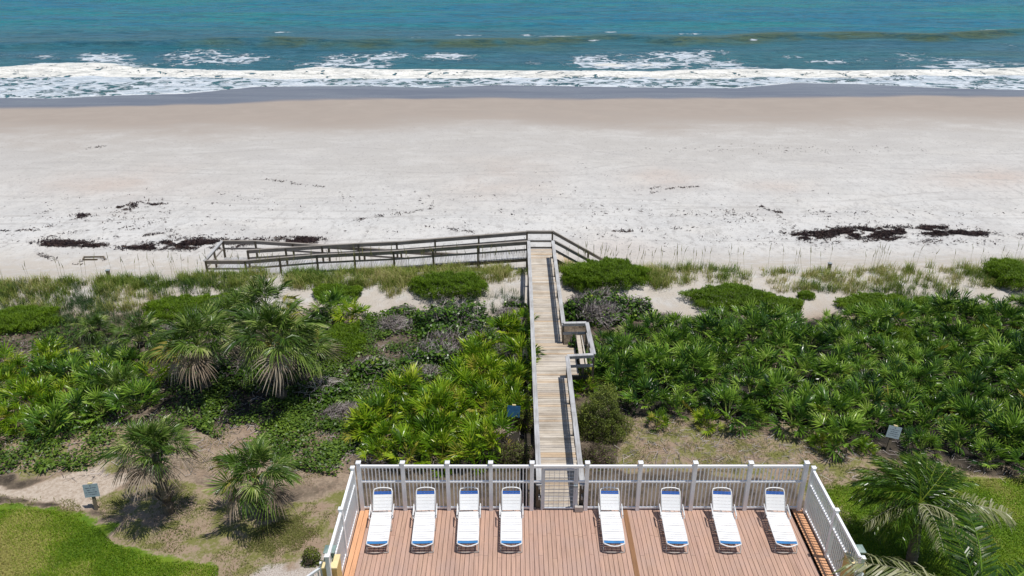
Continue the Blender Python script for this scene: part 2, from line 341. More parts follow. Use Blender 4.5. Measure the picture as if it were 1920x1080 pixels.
q.l(c,b.inputs['Base Color']); q.l(q.math('SUBTRACT',.95,q.math('MULTIPLY',wf,q.math('ADD',.5,q.math('MULTIPLY',q.range(wsh,.3,.7),.2)))),b.inputs['Roughness'])
h=q.math('ADD',q.math('ADD',q.math('MULTIPLY',n2,.6),q.math('MULTIPLY',nf,.25)),q.math('MULTIPLY',ns,.8))
h=q.math('MULTIPLY',q.math('ADD',q.math('SUBTRACT',h,q.math('MULTIPLY',trk,.6)),q.math('MULTIPLY',mott,.8)),q.math('SUBTRACT',1.0,q.range(q.attr('damp'),.1,.8)))
q.bump(h,.7,.09,b)
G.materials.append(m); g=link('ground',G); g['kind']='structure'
# ------------------------------------------------------------ sea
sx=axis([(-3000,-400,400),(-400,-170,20),(-170,170,.55),(170,400,20),(400,3000,400)])
sy=axis([(96,150,.28),(150,255,.55),(255,400,8),(400,5200,400)])
SX,SY=np.meshgrid(sx,sy); SX=SX.ravel(); SY=SY.ravel()
spx,spy=pix(SX,SY,np.full(SX.shape,-4.4))
topB=np.interp(spx,[-100,0,100,200,260,350,450,520,600,700,850,1000,1200,1400,1600,1800,1920],[130,128,116,117,128,132,136,135,127,131,133,135,137,131,135,134,129])
botB=np.interp(spx,[-100,0,150,350,500,700,960,1200,1300,1450,1600,1750,1920],[146,147,144,146,149,148,147,146,149,145,147,143,143])
_,ytop=at(spx,topB,-4.4); _,ybot=at(spx,botB,-4.4); ye=yedge(SX)
wn=noise(SX,SY,3.0,2)*.6+noise(SX,SY,1.1,3)*.35
off=SY-ye
deep=smooth(0,14,off)
Zs=-4.4+deep*(.05*noise(SX*.6,SY,2.2,0)+.10*noise(SX*.35,SY,5,1)+.16*noise(SX*.2,SY,13,2)*smooth(10,50,off))
yb=(ytop*.6+ybot*.4); sw=np.where(SY>yb,3.2,1.3); Zs+=.42*np.exp(-((SY-yb)/sw)**2)
_,ysw=at(spx,np.interp(spx,[0,300,600,850,1000,1150,1300,1450,1600,1750,1920],[84,81,79,79,75,69,73,67,65,68,58]),-4.2); ysw=ysw+1.6*noise(SX,SX*0,11,4); swa=(.45+.35*np.clip(noise(SX,SX*0,26,5)+.6,0,1.2))
Zs+=swa*np.exp(-((SY-ysw)/np.where(SY>ysw,4.5,2.0))**2)
Zs=np.where(off<1.5,np.maximum(Zs,-4.4-.0*off),Zs)
Zs=np.where(off<0,-4.4-.2*np.minimum(-off,3),Zs)
fo=np.zeros(SX.shape)
wl=wn*1.0
fo=np.maximum(fo,smooth(-.8,.6,SY-ybot+wl)*(1-smooth(-1.0,1.0,SY-ytop+wl*1.6))*1.12)
fo=np.maximum(fo,np.where((SY<ybot+.5),.80+.18*noise(SX*.5,SY,4,0)+.16*noise(SX,SY,14,1),0))
fo=np.maximum(fo,np.exp(-((off-.5)/.55)**2)*1.05)   # lacy lip of the swash
for (cx,cy,rx,ry,a) in [(820,106,80,10,.6),(380,98,70,7,.6),(1180,104,70,8,.6),(1700,104,70,8,.5),(1560,116,70,6,.5),(730,104,60,9,.66),(640,112,60,9,.6),(480,108,70,9,.55),(330,104,60,7,.55),(1110,110,60,9,.62),(1270,106,110,12,.62),(1350,128,90,6,.7),(1830,118,90,8,.6),(250,122,60,7,.7),(700,108,75,13,.62),(400,112,120,13,.6),(190,108,75,9,.66),(1250,113,135,17,.68),(1180,122,150,9,.8),(640,122,160,8,.62),(300,122,120,8,.6),(1700,110,120,10,.45),(1240,104,90,10,.62),(1340,120,100,8,.62),(90,108,70,10,.45),(1330,98,60,8,.5),(1780,126,110,8,.62),(1880,122,60,7,.7),(1000,118,60,8,.4),(560,116,90,9,.42),(20,104,40,8,.42),(1480,108,40,6,.4),(860,112,60,8,.4),(1900,84,30,6,.4),(985,66,16,2.2,.95),(1030,69,30,2.0,.7),(1145,61,14,2,.8),(1060,70,26,1.6,.75),(1290,64,24,1.5,.7),(1410,76,10,1.5,.8),(1850,57,20,2.5,.85),(880,66,30,1.4,.6),(520,60,30,1.2,.5),(1115,77,12,1.5,.8),(1620,62,40,1.3,.5),(770,71,24,1.4,.6)]:
    fo=np.maximum(fo,a*1.12*np.exp(-(((spx-cx)/rx)**2+((spy-cy)/ry)**2)*.8)*(1+.55*np.clip(noise(SX,SY*.6,4.5,5)+.3*noise(SX,SY,1.8,0),-1,.6)))
fo=np.where((off>16)&(fo<.05),0,fo)
oliv=np.exp(-((SY-(ysw-1.2))/(7.0+2.5*noise(SX,SX*0,15,1)))**2)*np.clip(.8+.5*noise(SX,SY,3.5,2),0,1.2)*(.5+.5*np.clip(noise(SX,SX*0,17,3)+.45,0,1))*np.clip(.35+smooth(300,900,spx),0,1)
oliv=np.maximum(oliv,.35*np.clip(noise(SX*.35,SY,9,4),0,1)*(1-smooth(150,190,SY)))
oliv=np.maximum(oliv,.35*smooth(24,4,off) if False else .3*(1-smooth(3,24,off)))
teal=smooth(148,190,SY+14*noise(SX*.3,SY,20,5)); 
S=np_mesh('sea',np.stack([SX,SY,Zs],1),grid_faces(len(sx),len(sy)),attrs=dict(foam=fo,oliv=oliv,teal=teal),smoothf=True)
m,t,b,o=newmat('sea_water'); q=N(t)
pw=q.pos((.55,1.5,1)); r1=q.noise(pw,1.1,5,.62,.4); r2=q.noise(q.pos((.25,1.1,1)),.45,4,.6,.5)
big=q.noise(q.pos((.03,.11,1)),1,3,.55)
base=q.mix(q.range(big,.35,.65),(.04,.145,.215),(.03,.155,.20))
tl=q.mix(q.range(big,.35,.62),(.0,.215,.24),(.0,.165,.285))
c=q.mix(q.range(q.math('ADD',q.attr('teal'),q.math('MULTIPLY',q.math('SUBTRACT',r2,.5),.5)),.1,.9),base,tl)
c=q.mix(q.math('MULTIPLY',q.range(q.math('ADD',q.attr('oliv'),q.math('MULTIPLY',q.math('SUBTRACT',r2,.5),.6)),.1,.7),.9),c,(.085,.12,.06))
c=q.mix(q.range(r1,.48,.68,0,.6),c,(.004,.06,.085)); c=q.mix(q.range(r2,.5,.66,0,.35),c,(.06,.17,.20)); r3=q.noise(q.pos((.16,.42,1)),1,5,.68,.8); c=q.mix(q.range(r3,.48,.64,0,.55),c,(.004,.07,.105)); c=q.mix(q.range(r3,.30,.46,.35,0),c,(.07,.21,.23))  # light and dark of the chop painted into the water colour
wv=q.n('ShaderNodeTexNoise'); wv.inputs['Scale'].default_value=.55; wv.inputs['Detail'].default_value=3
q.l(q.pos((.5,1,1)),wv.inputs['Vector'])
add=q.n('ShaderNodeVectorMath',operation='MULTIPLY_ADD'); q.l(wv.outputs['Color'],add.inputs[0]); add.inputs[1].default_value=(2.6,2.0,0); q.l(q.pos((.42,.40,1)),add.inputs[2])
vo=q.n('ShaderNodeTexVoronoi',feature='DISTANCE_TO_EDGE'); vo.inputs['Scale'].default_value=.85; q.l(add.outputs[0],vo.inputs['Vector'])
vo2=q.n('ShaderNodeTexVoronoi',feature='DISTANCE_TO_EDGE'); vo2.inputs['Scale'].default_value=2.0; q.l(add.outputs[0],vo2.inputs['Vector'])
v=q.math('MINIMUM',q.math('MULTIPLY',vo.outputs['Distance'],1.0),q.math('ADD',q.math('MULTIPLY',vo2.outputs['Distance'],1.3),.07))
fn=q.noise(q.pos((.3,.9,1)),1.3,5,.7)
fv=q.math('SUBTRACT',q.math('MULTIPLY',q.attr('foam'),1.25),q.math('ADD',q.math('MULTIPLY',v,3.4),q.math('MULTIPLY',fn,.80)))
ff=q.range(fv,-.05,.22)
fcol=q.mix(q.range(q.attr('foam'),.92,1.08),q.mix(q.range(fn,.35,.62),(.42,.50,.57),(.72,.77,.82)),q.mix(q.range(fn,.3,.6),(.60,.60,.56),(.92,.90,.84))); fcol=q.mix(q.range(r1,.52,.66,0,.35),fcol,(.42,.48,.52))
q.l(q.mix(ff,c,fcol),b.inputs['Base Color'])
q.l(q.math('ADD',.22,q.math('MULTIPLY',ff,.6)),b.inputs['Roughness']); b.inputs['IOR'].default_value=1.33
b.inputs['Specular IOR Level'].default_value=.12
h=q.math('ADD',q.math('ADD',q.math('ADD',r1,q.math('MULTIPLY',r3,3.0)),q.math('MULTIPLY',r2,1.6)),q.math('MULTIPLY',ff,q.math('ADD',.25,fn)))
q.bump(h,1.0,.45,b)
S.materials.append(m); s_=link('sea',S); s_['kind']='structure'
# ------------------------------------------------------------ vectorised plant builders
def perp(Nv,r):
    a=r.normal(size=Nv.shape); a-=np.sum(a*Nv,1,keepdims=True)*Nv; a/=np.linalg.norm(a,axis=1,keepdims=True)+1e-9; return a,np.cross(Nv,a)
def blades(P,h,wd,lean,r,bend=.5,tint=None,outdir=None):
    """grass blades: two-segment triangles strips; P (n,3)"""
    n=len(P); az=r.uniform(0,2*np.pi,n) if outdir is None else outdir
    d=np.stack([np.cos(az),np.sin(az),0*az],1); s=np.stack([-np.sin(az),np.cos(az),0*az],1)*(wd/2)[:,None] if not np.isscalar(wd) else np.stack([-np.sin(az),np.cos(az),0*az],1)*wd/2
    up=np.array([0,0,1.0]); h=np.broadcast_to(h,(n,))[:,None]; le=np.broadcast_to(lean,(n,))[:,None]
    mid=P+up*h*.6+d*h*le*.35; tip=P+up*h*(1-.35*bend*le)+d*h*le*1.0
    V=np.stack([P-s,P+s,mid-s*.8,mid+s*.8,tip],1).reshape(-1,3)
    i=np.arange(n)[:,None]*5
    F=np.concatenate([i+np.array([0,1,3]),i+np.array([0,3,2]),i+np.array([2,3,4])])
    T=np.repeat(tint if tint is not None else r.random(n),5)
    return V,F,T
def leaves(P,Nv,size,r,asp=.6,tint=None,hexa=False):
    n=len(P); u,v=perp(Nv/np.linalg.norm(Nv,axis=1,keepdims=True),r); sz=(size*r.uniform(.6,1.25,n))[:,None]
    T=tint if tint is not None else r.random(n)
    if not hexa:
        V=np.stack([P-u*sz,P-v*sz*asp+Nv*sz*.1,P+u*sz,P+v*sz*asp+Nv*sz*.1],1).reshape(-1,3); i=np.arange(n)[:,None]*4
        F=np.concatenate([i+np.array([0,1,2]),i+np.array([0,2,3])]); return V,F,np.repeat(T,4)
    V=np.stack([P+u*sz*math.cos(k*math.pi/3)+v*sz*.85*math.sin(k*math.pi/3) for k in range(6)],1).reshape(-1,3); i=np.arange(n)[:,None]*6
    F=np.concatenate([i+np.array([0,1,2]),i+np.array([0,2,3]),i+np.array([0,3,4]),i+np.array([0,4,5])]); return V,F,np.repeat(T,6)
def sticks(A,B,ra,rb,tint):
    n=len(A); d=B-A; d/=np.linalg.norm(d,axis=1,keepdims=True)+1e-9
    ref=np.where(np.abs(d[:,2:3])>.9,np.array([[1.,0,0]]),np.array([[0,0,1.]])); u=np.cross(d,ref); u/=np.linalg.norm(u,axis=1,keepdims=True); v=np.cross(d,u)
    ra=np.broadcast_to(ra,(n,))[:,None]; rb=np.broadcast_to(rb,(n,))[:,None]; L=[]
    for P,rr in ((A,ra),(B,rb)):
        for k in range(3): a=2*math.pi*k/3; L.append(P+(u*math.cos(a)+v*math.sin(a))*rr)
    V=np.stack(L,1).reshape(-1,3); i=np.arange(n)[:,None]*6; F=[]
    for k in range(3):
        k2=(k+1)%3; F+=[i+np.array([k,k2,3+k2]),i+np.array([k,3+k2,3+k])]
    return V,np.concatenate(F),np.repeat(tint,6)
def cat3(parts):
    V=[];F=[];T=[];n=0
    for v,f,t in parts: V.append(v);F.append(f+n);T.append(t);n+=len(v)
    return np.concatenate(V),np.concatenate(F),np.concatenate(T)
def twigs(rx,ry,rz,n,r,rad=.012,L=.45):
    """random branching growing from the base outwards"""
    A=[];B=[];RA=[]
    k0=max(6,n//25)
    st=[(np.array([r.normal()*rx*.3,r.normal()*ry*.3,0.]),np.array([r.normal()*.6,r.normal()*.6,1.]),rad*2.2) for _ in range(k0)]
    while st and len(A)<n:
        p,d,rr=st.pop(0); d=d/np.linalg.norm(d)
        l=L*r.uniform(.5,1.2); e=p+d*l*np.array([rx/max(rx,rz),ry/max(ry,rz),rz/max(rx,rz)*1.3+.15])
        if (e[0]/rx)**2+(e[1]/ry)**2+(e[2]/rz)**2>1.25: continue
        A.append(p);B.append(e);RA.append(rr)
        for _ in range(r.integers(2,4)): st.append((e,d+r.normal(size=3)*np.array([.75,.75,.45]),max(rr*.75,rad*.5)))
    if not A: A=[np.zeros(3)];B=[np.array([0,0,.2])];RA=[rad]
    A=np.array(A);B=np.array(B);RA=np.array(RA); return sticks(A,B,RA,RA*.75,r.random(len(A)))
def dome_pts(rx,ry,rz,n,r,lump=.18,lo=.72):
    d=r.normal(size=(n,3)); d[:,2]=np.abs(d[:,2])*1.0; d/=np.linalg.norm(d,axis=1,keepdims=True)
    lum=1+lump*noise(d[:,0]*rx*2+rx*7,d[:,1]*ry*2+d[:,2]*3,.8,3)+lump*.6*noise(d[:,0]*rx*5,d[:,1]*ry*5+rx*3,.8,4)
    rad=lum*(lo+(1-lo)*r.random(n)**.5)
    P=d*rad[:,None]*np.array([rx,ry,rz]); Nv=d/np.array([rx,ry,rz]); Nv/=np.linalg.norm(Nv,axis=1,keepdims=True); return P,Nv,rad
# ---- fan frond
def fan_frond(L,Rr,nseg,spread,droop,tipdroop,r,pr=.012,cost=.0,asym=.85,gap=.9,tw=.2):
    """petiole along +Y from the origin, blade at its end. returns V,F,T"""
    pts=[]; nP=5
    for i in range(nP):
        t=i/(nP-1); pts.append([0,L*t,-droop*L*t*t])
    pts=np.array(pts); 
    A=pts[:-1];B=pts[1:]; parts=[sticks(A,B,np.linspace(pr*1.5,pr,nP-1),np.linspace(pr*1.3,pr*.8,nP-1),np.full(nP-1,.85))]
    hub=pts[-1]; d0=pts[-1]-pts[-2]; d0/=np.linalg.norm(d0); up=np.array([0,-d0[2],d0[1]]); sd=np.array([1.,0,0])
    V=[];F=[];T=[]; da=spread/nseg; base=r.uniform(.35,.65)
    for k in range(nseg):
        a=-spread/2+da*(k+.5)+r.normal()*da*.08; rl=Rr*(1-(1-asym)*abs(a)/(spread/2))*r.uniform(.92,1.04)
        h0=hub+d0*cost*Rr*max(0,math.cos(a))*.3
        dv=sd*math.sin(a)+d0*math.cos(a); pv=sd*math.cos(a)-d0*math.sin(a)
        cup=.22*abs(math.sin(a)); n0=len(V); tp=tipdroop*r.uniform(.7,1.3)
        wid=2*.42*rl*math.tan(da/2)*gap
        def P(s): return h0+dv*rl*s+up*(cup*s*rl)-np.array([0,0,1])*tp*rl*max(0,s-.3)**2*2.0
        V.append(h0)
        for s,wm in ((.42,1.0),(.72,.72)):
            c=P(s); tw_=r.normal()*tw
            V+= [c-pv*wid*wm/2+up*wid*tw_,c+up*wid*.22,c+pv*wid*wm/2-up*wid*tw_]
        V.append(P(1)); a0=n0
        F+=[(a0,a0+2,a0+1),(a0,a0+3,a0+2),(a0+1,a0+2,a0+5),(a0+1,a0+5,a0+4),(a0+2,a0+3,a0+6),(a0+2,a0+6,a0+5),(a0+4,a0+5,a0+7),(a0+5,a0+6,a0+7)]
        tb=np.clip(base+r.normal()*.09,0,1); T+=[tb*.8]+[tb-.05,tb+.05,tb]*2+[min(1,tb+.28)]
    parts.append((np.array(V),np.array(F),np.array(T))); return cat3(parts)
def xf(vft,rot,sc_,loc):
    V=vft[0]*sc_; Mx=np.array(Euler(rot).to_matrix()); return V@Mx.T+np.array(loc),vft[1],vft[2]
rp=np.random.default_rng(21)
PALM_NP=[fan_frond(rp.uniform(.48,.66),rp.uniform(.46,.56),12,R(rp.uniform(170,215)),.12,.16,rp,.008,gap=.74,tw=.45) for _ in range(5)]
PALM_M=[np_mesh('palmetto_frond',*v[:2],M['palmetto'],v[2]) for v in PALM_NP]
LIME_M=[np_mesh('palmetto_frond',*v[:2],M['palmlime'],v[2]) for v in PALM_NP]
OLD_M=[np_mesh('yellow_frond',*v[:2],M['palmold'],v[2]) for v in PALM_NP[:3]]
DEADP_M=[np_mesh('dead_frond',*v[:2],M['dead'],v[2]) for v in PALM_NP[:2]]
def plant_conf(r,n=23):
    c=[]
    for i in range(n):
        f=(i+.5)/n; tilt=R(86-62*f**.95+r.normal()*12); az=i*2.4+r.normal()*.35
        c.append((int(r.integers(0,5)),(tilt,0,az),r.uniform(.78,1.12)*(1.0-.1*f)))
    return c
# ------------------------------------------------------------ saw palmettos
REG_R=[(1115,690),(1130,650),(1235,622),(1300,612),(1500,612),(1560,600),(1700,608),(1790,580),(1920,575),(2010,575),(2010,905),(1880,890),(1800,862),(1700,848),(1640,846),(1540,836),(1400,802),(1300,786),(1190,778),(1175,722),(1120,712)]
REG_C=[(700,790),(770,745),(860,735),(905,670),(978,620),(985,760),(950,810),(905,872),(710,866),(680,800)]
REG_L=[(-60,690),(120,680),(225,690),(300,730),(262,775),(150,790),(120,830),(-60,845)]
def poisson(region,dmin,r,zg=-.8,tries=30000,mx=400):
    W=wpoly(region,zg); lo=W.min(0);hi=W.max(0); pts=[]
    C=r.uniform(lo,hi,(tries,2)); ok=inpoly(C[:,0],C[:,1],W)
    for c in C[ok]:
        if all((c[0]-a[0])**2+(c[1]-a[1])**2>dmin*dmin for a in pts): pts.append(c)
        if len(pts)>=mx: break
    return np.array(pts)
def add_plant(x,y,s,r,kind,label,group):
    e=empty('saw_palmetto',(x,y,float(gz(x,y))-.02),r.uniform(0,6.28),label,'palmetto',group); e.scale=(s,s,s)
    for (k,rot,fs) in plant_conf(r):
        u=r.random()
        if rot[0]<R(28) and u<.3: me=OLD_M[k%3] if u<.05 else DEADP_M[k%2]
        elif u>(.996 if kind=='green' else .965): me=OLD_M[k%3]
        else: me=(PALM_M if kind=='green' else LIME_M)[k]
        link('frond',me,e,(0,0,.08),(rot[0],r.normal()*.35,rot[2]),fs)
pr_=poisson(REG_R,1.02,rp); pc=poisson(REG_C,.86,rp); pl=poisson(REG_L,.95,rp)
print('palmettos',len(pr_),len(pc),len(pl))
budget=[]
for a in pr_: budget.append((a[1],a[0],'green','dark green saw palmetto in the dense thicket right of the boardwalk','saw palmettos right of the boardwalk'))
for a in pc: budget.append((a[1],a[0],'lime','yellow-green saw palmetto in the clump just left of the boardwalk','saw palmettos just left of the boardwalk'))
for a in pl: budget.append((a[1],a[0],'lime' if rp.random()<.6 else 'green','saw palmetto in the patch at the far left edge behind the two front palms','saw palmettos at the left edge'))
def zone(x,y,k):
    px,py=pix(x,y,-.8)
    if k=='r':
        if y>33: z='along the dune edge of the right thicket, behind the rest'
        elif px<1300: z='in the end of the right thicket nearest the boardwalk bench'
        elif px>1750: z='in the right thicket near the right edge of the view'
        elif y<27: z='in the front rows of the right thicket, by the sandy clearing'
        else: z='in the middle of the right thicket'
    else:
        z='in the front part of the clump by the deck fence' if y<27 else 'in the back part of the clump beside the left boardwalk rail'
    return z
for i_,bu in enumerate(budget):
    if 'right of' in bu[4] or 'just left' in bu[4]:
        z=zone(bu[1],bu[0],'r' if bu[2]=='green' else 'c'); budget[i_]=(bu[0],bu[1],bu[2],('dark green' if bu[2]=='green' else 'yellow-green')+' saw palmetto '+z,'saw palmettos '+z)
    else: budget[i_]=(bu[0],bu[1],bu[2],('lime green' if bu[2]=='lime' else 'dark green')+bu[3][3:] if False else ('bright ' if bu[2]=='lime' else 'dark ')+bu[3],('bright' if bu[2]=='lime' else 'dark')+' saw palmettos at the left edge')
_clear=[(*[float(v) for v in at(1662,848,-.85)],.6),(*[float(v) for v in at(960,812,-.85)],.5)]
budget=[b_ for b_ in budget if not any(abs(b_[1]-c_[0])<c_[2] and -2.2<b_[0]-c_[1]<.5 for c_ in _clear)]
budget.sort(key=lambda a:a[0])
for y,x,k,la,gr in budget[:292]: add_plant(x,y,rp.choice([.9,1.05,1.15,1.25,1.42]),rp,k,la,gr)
rest=[]
for y,x,k,la,gr in budget[292:]:
    s=rp.uniform(.9,1.25); z0=float(gz(x,y)); a0=rp.uniform(0,6.28)
    for (kk,rot,fs) in plant_conf(rp,11): rest.append(xf(PALM_NP[kk],(rot[0],0,rot[2]+a0),fs*s,(x,y,z0+.06)))
for reg in ([(2012,580),(2400,580),(2500,905),(2012,905)],[(-450,600),(-62,640),(-62,845),(-500,870)]):
    for c_ in poisson(reg,1.15,rp):
        s=rp.uniform(.9,1.25); z0=float(gz(*c_)); a0=rp.uniform(0,6.28)
        for (kk,rot,fs) in plant_conf(rp,11): rest.append(xf(PALM_NP[kk],(rot[0],0,rot[2]+a0),fs*s,(c_[0],c_[1],z0+.06)))
if rest:
    V,F,T=cat3(rest); o_=link('distant_palmettos',np_mesh('distant_palmettos',V,F,M['palmetto'],T)); tag(o_,'mass of saw palmettos continuing the thickets beyond both sides of the view','palmettos',kind='stuff')
# single palmettos standing free
for (px,py,s,k,la) in [(1232,783+12,.7,'lime','small bright saw palmetto at the sandy clearing edge nearest the round bush'),
    (1325,800,.8,'lime','small lime saw palmetto at the front edge of the thicket, left of centre'),
    (1540,842,.75,'lime','lone lime saw palmetto in front of the thicket, left of the right sign'),
    (1618,846,.6,'lime','small lime saw palmetto immediately left of the right sign'),
    (1118,722,1.1,'green','dark palmetto right below the boardwalk bench corner'),(1155,738,1.0,'green','palmetto just beyond the round olive bush'),(1092,735,.8,'lime','small bright palmetto between the bench corner and the rail'),(1135,705,1.1,'green','palmetto growing against the outer side of the boardwalk bench'),
    (620,590,1.3,'green','dark palmetto clump behind the tall palm cluster, beside the low green mound'),
    (660,600,1.15,'lime','bright palmetto behind the tall palms, left of the sea grape thicket'),
    (700,815,.8,'lime','yellow-green palmetto at the left tip of the clump above the deck fence')]:
    x,y=at(px,py,-.8); add_plant(float(x),float(y),s,rp,k,la,None)
# ------------------------------------------------------------ cabbage palms
rc=np.random.default_rng(5)
CAB={}
for nm,dr,td in (('up',.05,.3),('mid',.22,.55),('low',.3,.7)):
    CAB[nm]=[fan_frond(rc.uniform(.75,1.05),rc.uniform(.74,.9),23,R(rc.uniform(210,280)),dr,td,rc,.014,cost=.7,asym=.75,gap=.78,tw=.5) for _ in range(3)]
CABM={k:[np_mesh('palm_frond',*v[:2],M['cabbage'],v[2]) for v in l] for k,l in CAB.items()}
DEADM=[np_mesh('dead_frond',*v[:2],M['dead'],v[2]) for v in CAB['low']]
YELM=[np_mesh('yellow_frond',*v[:2],M['palmold'],v[2]) for v in CAB['mid']]
def cabbage(x,y,hub,s,n,label,dead=.3,group=None,flow=False):
    z0=float(gz(x,y)); e=empty('cabbage_palm',(x,y,z0),0,label,'palm tree',group)
    H=hub-z0
    tb=MB(); pts=[(.04*math.sin(i*1.3),.03*math.cos(i*1.7),H*i/6-.1) for i in range(7)]; tb.tube(pts,.24*min(1,s),9,.17*min(1,s))
    for i in range(26):   # old leaf bases
        a=i*2.4; zz=H*(.1+.85*i/26); tb.bar((.16*math.cos(a),.16*math.sin(a),zz),(.30*math.cos(a),.30*math.sin(a),zz+.22),.09,.03)
    tb.build('trunk',M['trunk'],e)
    n=int(n*1.45)
    for i in range(n):
        f=(i+.5)/n; el=87-88*f**1.0+rc.normal()*9; az=i*2.39996+rc.normal()*.4
        u=rc.random()
        if el<20 and u<dead*.95+.2*(el<0): me=DEADM[i%3]; 
        elif 20<el<45 and u>.96: me=YELM[i%3]
        else: me=CABM['up' if el>55 else 'mid' if el>12 else 'low'][i%3]
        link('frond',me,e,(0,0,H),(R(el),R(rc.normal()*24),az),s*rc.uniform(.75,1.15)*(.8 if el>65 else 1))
    if flow:
        for a in (-1.2,-.4):
            A=[];B=[]
            for j in range(60):
                t=j/60; p=np.array([math.cos(a-1.2)*1.0*t,math.sin(a-1.2)*1.0*t,.35*t-.55*t*t]); A.append(p);B.append(p+rc.normal(size=3)*.16*np.array([1,1,.7]))
            V,F,T=sticks(np.array(A),np.array(B),.016,.008,rc.random(60)); link('flower_stalk',np_mesh('flower_stalk',V,F,M['palmold'],T),e,(0,0,H))
    return e
def cab_px(px,py,h,s,n,label,**k):
    # hub pixel and height above ground
    z=-.85+h; x,y=at(px,py,z); return cabbage(float(x),float(y),z,s,n,label,**k)
cab_px(512,640,2.8,1.12,40,'tallest cabbage palm, with yellow flower stalks and a brown skirt of dead fronds',dead=.5,flow=True)
cab_px(498,578,2.2,.95,30,'cabbage palm standing directly behind the tallest palm, nearest the dune grass',dead=.25)
cab_px(565,655,1.9,.85,30,'cabbage palm crown pressed against the right side of the tallest palm',dead=.4)
cab_px(440,600,2.0,.85,28,'cabbage palm crown between the rear palm and the dark left one',dead=.2)
cab_px(372,648,2.2,1.0,34,'dark green cabbage palm left of the tallest palm with a tan skirt of dead fronds',dead=.5)
cab_px(290,848,2.5,.82,38,'cabbage palm above the left information sign with grey dead fronds hanging under it',dead=.75)
cab_px(480,895,1.6,.82,36,'low bushy cabbage palm between the left sign palm and the deck fence corner',dead=.55)
cab_px(175,618,.55,.5,26,'small round dark palm alone on the pale sand at left',dead=.05)
cab_px(262,640,.9,.75,26,'short palm between the small round palm and the tall dark ones',dead=.25)
cab_px(225,735,.5,.75,22,'stemless blue-green palm in the middle of the left palmetto patch',dead=.1)
# ------------------------------------------------------------ coconut palms
def coco_frond(L,arch,r,nl=42,leaf=.62,hang=.6,pale=False):
    t=np.linspace(0,1,15); P=np.stack([.06*np.sin(t*3),L*(t-.12*t**3),-arch*L*t**2.2],1)
    parts=[sticks(P[:-1],P[1:],np.linspace(.036,.010,14),np.linspace(.034,.008,14),np.full(14,.8))]
    V=[];F=[];T=[]
    for side in (-1,1):
        for k in range(nl):
            s=min(.995,.13+.87*k/nl+r.normal()*.006); i=s*14; j=min(int(i),13); p=P[j]+(P[j+1]-P[j])*(i-j); d=P[j+1]-P[j]; d/=np.linalg.norm(d)
            ll=leaf*(.55+.45*math.sin(math.pi*min(1,s*1.05)**.8))*r.uniform(.85,1.1)
            out=np.array([side,0,0])*.8+d*r.uniform(.4,.8)+np.array([0,0,.22+r.normal()*.15]); out/=np.linalg.norm(out)
            wv=np.cross(out,[0,0,1.]); wv/=np.linalg.norm(wv); wv*=.018; wv=wv+np.array([0,0,.006])*r.normal()
            m1=p+out*ll*.45-np.array([0,0,1])*hang*ll*.12; m2=p+out*ll*.75-np.array([0,0,1])*hang*ll*.42; e=p+out*ll*.88-np.array([0,0,1])*hang*ll*.95+r.normal(size=3)*.03
            n0=len(V); V+=[p-wv*.6,p+wv*.6,m1-wv,m1+wv,m2-wv*.8,m2+wv*.8,e]
            F+=[(n0,n0+1,n0+3),(n0,n0+3,n0+2),(n0+2,n0+3,n0+5),(n0+2,n0+5,n0+4),(n0+4,n0+5,n0+6)]
            b=np.clip(.4+r.normal()*.18,0,1); T+=[b]*2+[b]*2+[b+.08]*2+[min(1,b+.3)]
    parts.append((np.array(V),np.array(F),np.array(T))); return cat3(parts)
rk=np.random.default_rng(9)
CF=[coco_frond(2.5,a,rk,hang=h) for a,h in ((.12,.35),(.42,.8),(.75,1.0))]
CFM=[np_mesh('palm_frond',*v[:2],M['coco'],v[2]) for v in CF]; CPM=[np_mesh('palm_frond',*v[:2],M['cocopale'],v[2]) for v in CF]
def coconut(hubpx,hub,base,label,fronds):
    x,y=at(hubpx[0],hubpx[1],hub); x=float(x);y=float(y); bx,by=x+base[0],y+base[1]; z0=float(gz(bx,by))
    e=empty('coconut_palm',(bx,by,z0),0,label,'palm tree'); H=hub-z0
    tb=MB(); pts=[(-base[0]*(i/8)**1.5,-base[1]*(i/8)**1.5,H*i/8-.05*(i==0)) for i in range(9)]; tb.tube(pts,.17,10,.11)
    for i in range(1,16): f=i/16; c=(-base[0]*f**1.5,-base[1]*f**1.5,H*f); tb.tube([(c[0],c[1],c[2]),(c[0],c[1],c[2]+.03)],.18-.05*f,10)
    tb.build('trunk',M['trunk'],e,True)
    if hub<2: fronds=[(a_,e_,k_,p_,s_*(.84 if not p_ else 1)) for a_,e_,k_,p_,s_ in fronds]+[(a_+13,e_+6,2,0,s_*.78) for a_,e_,k_,p_,s_ in fronds if not p_ and -95<a_<95]+[(a_-9,e_-12,2,0,s_*.72) for a_,e_,k_,p_,s_ in fronds if not p_]
    for (az,el,k,pale,s) in fronds:
        o2=link('frond',(CPM if pale else CFM)[k],e,(-base[0],-base[1],H),(R(el),R(rk.normal()*12),R(az)),s*(1.12 if hub<2 else 1))
    return e
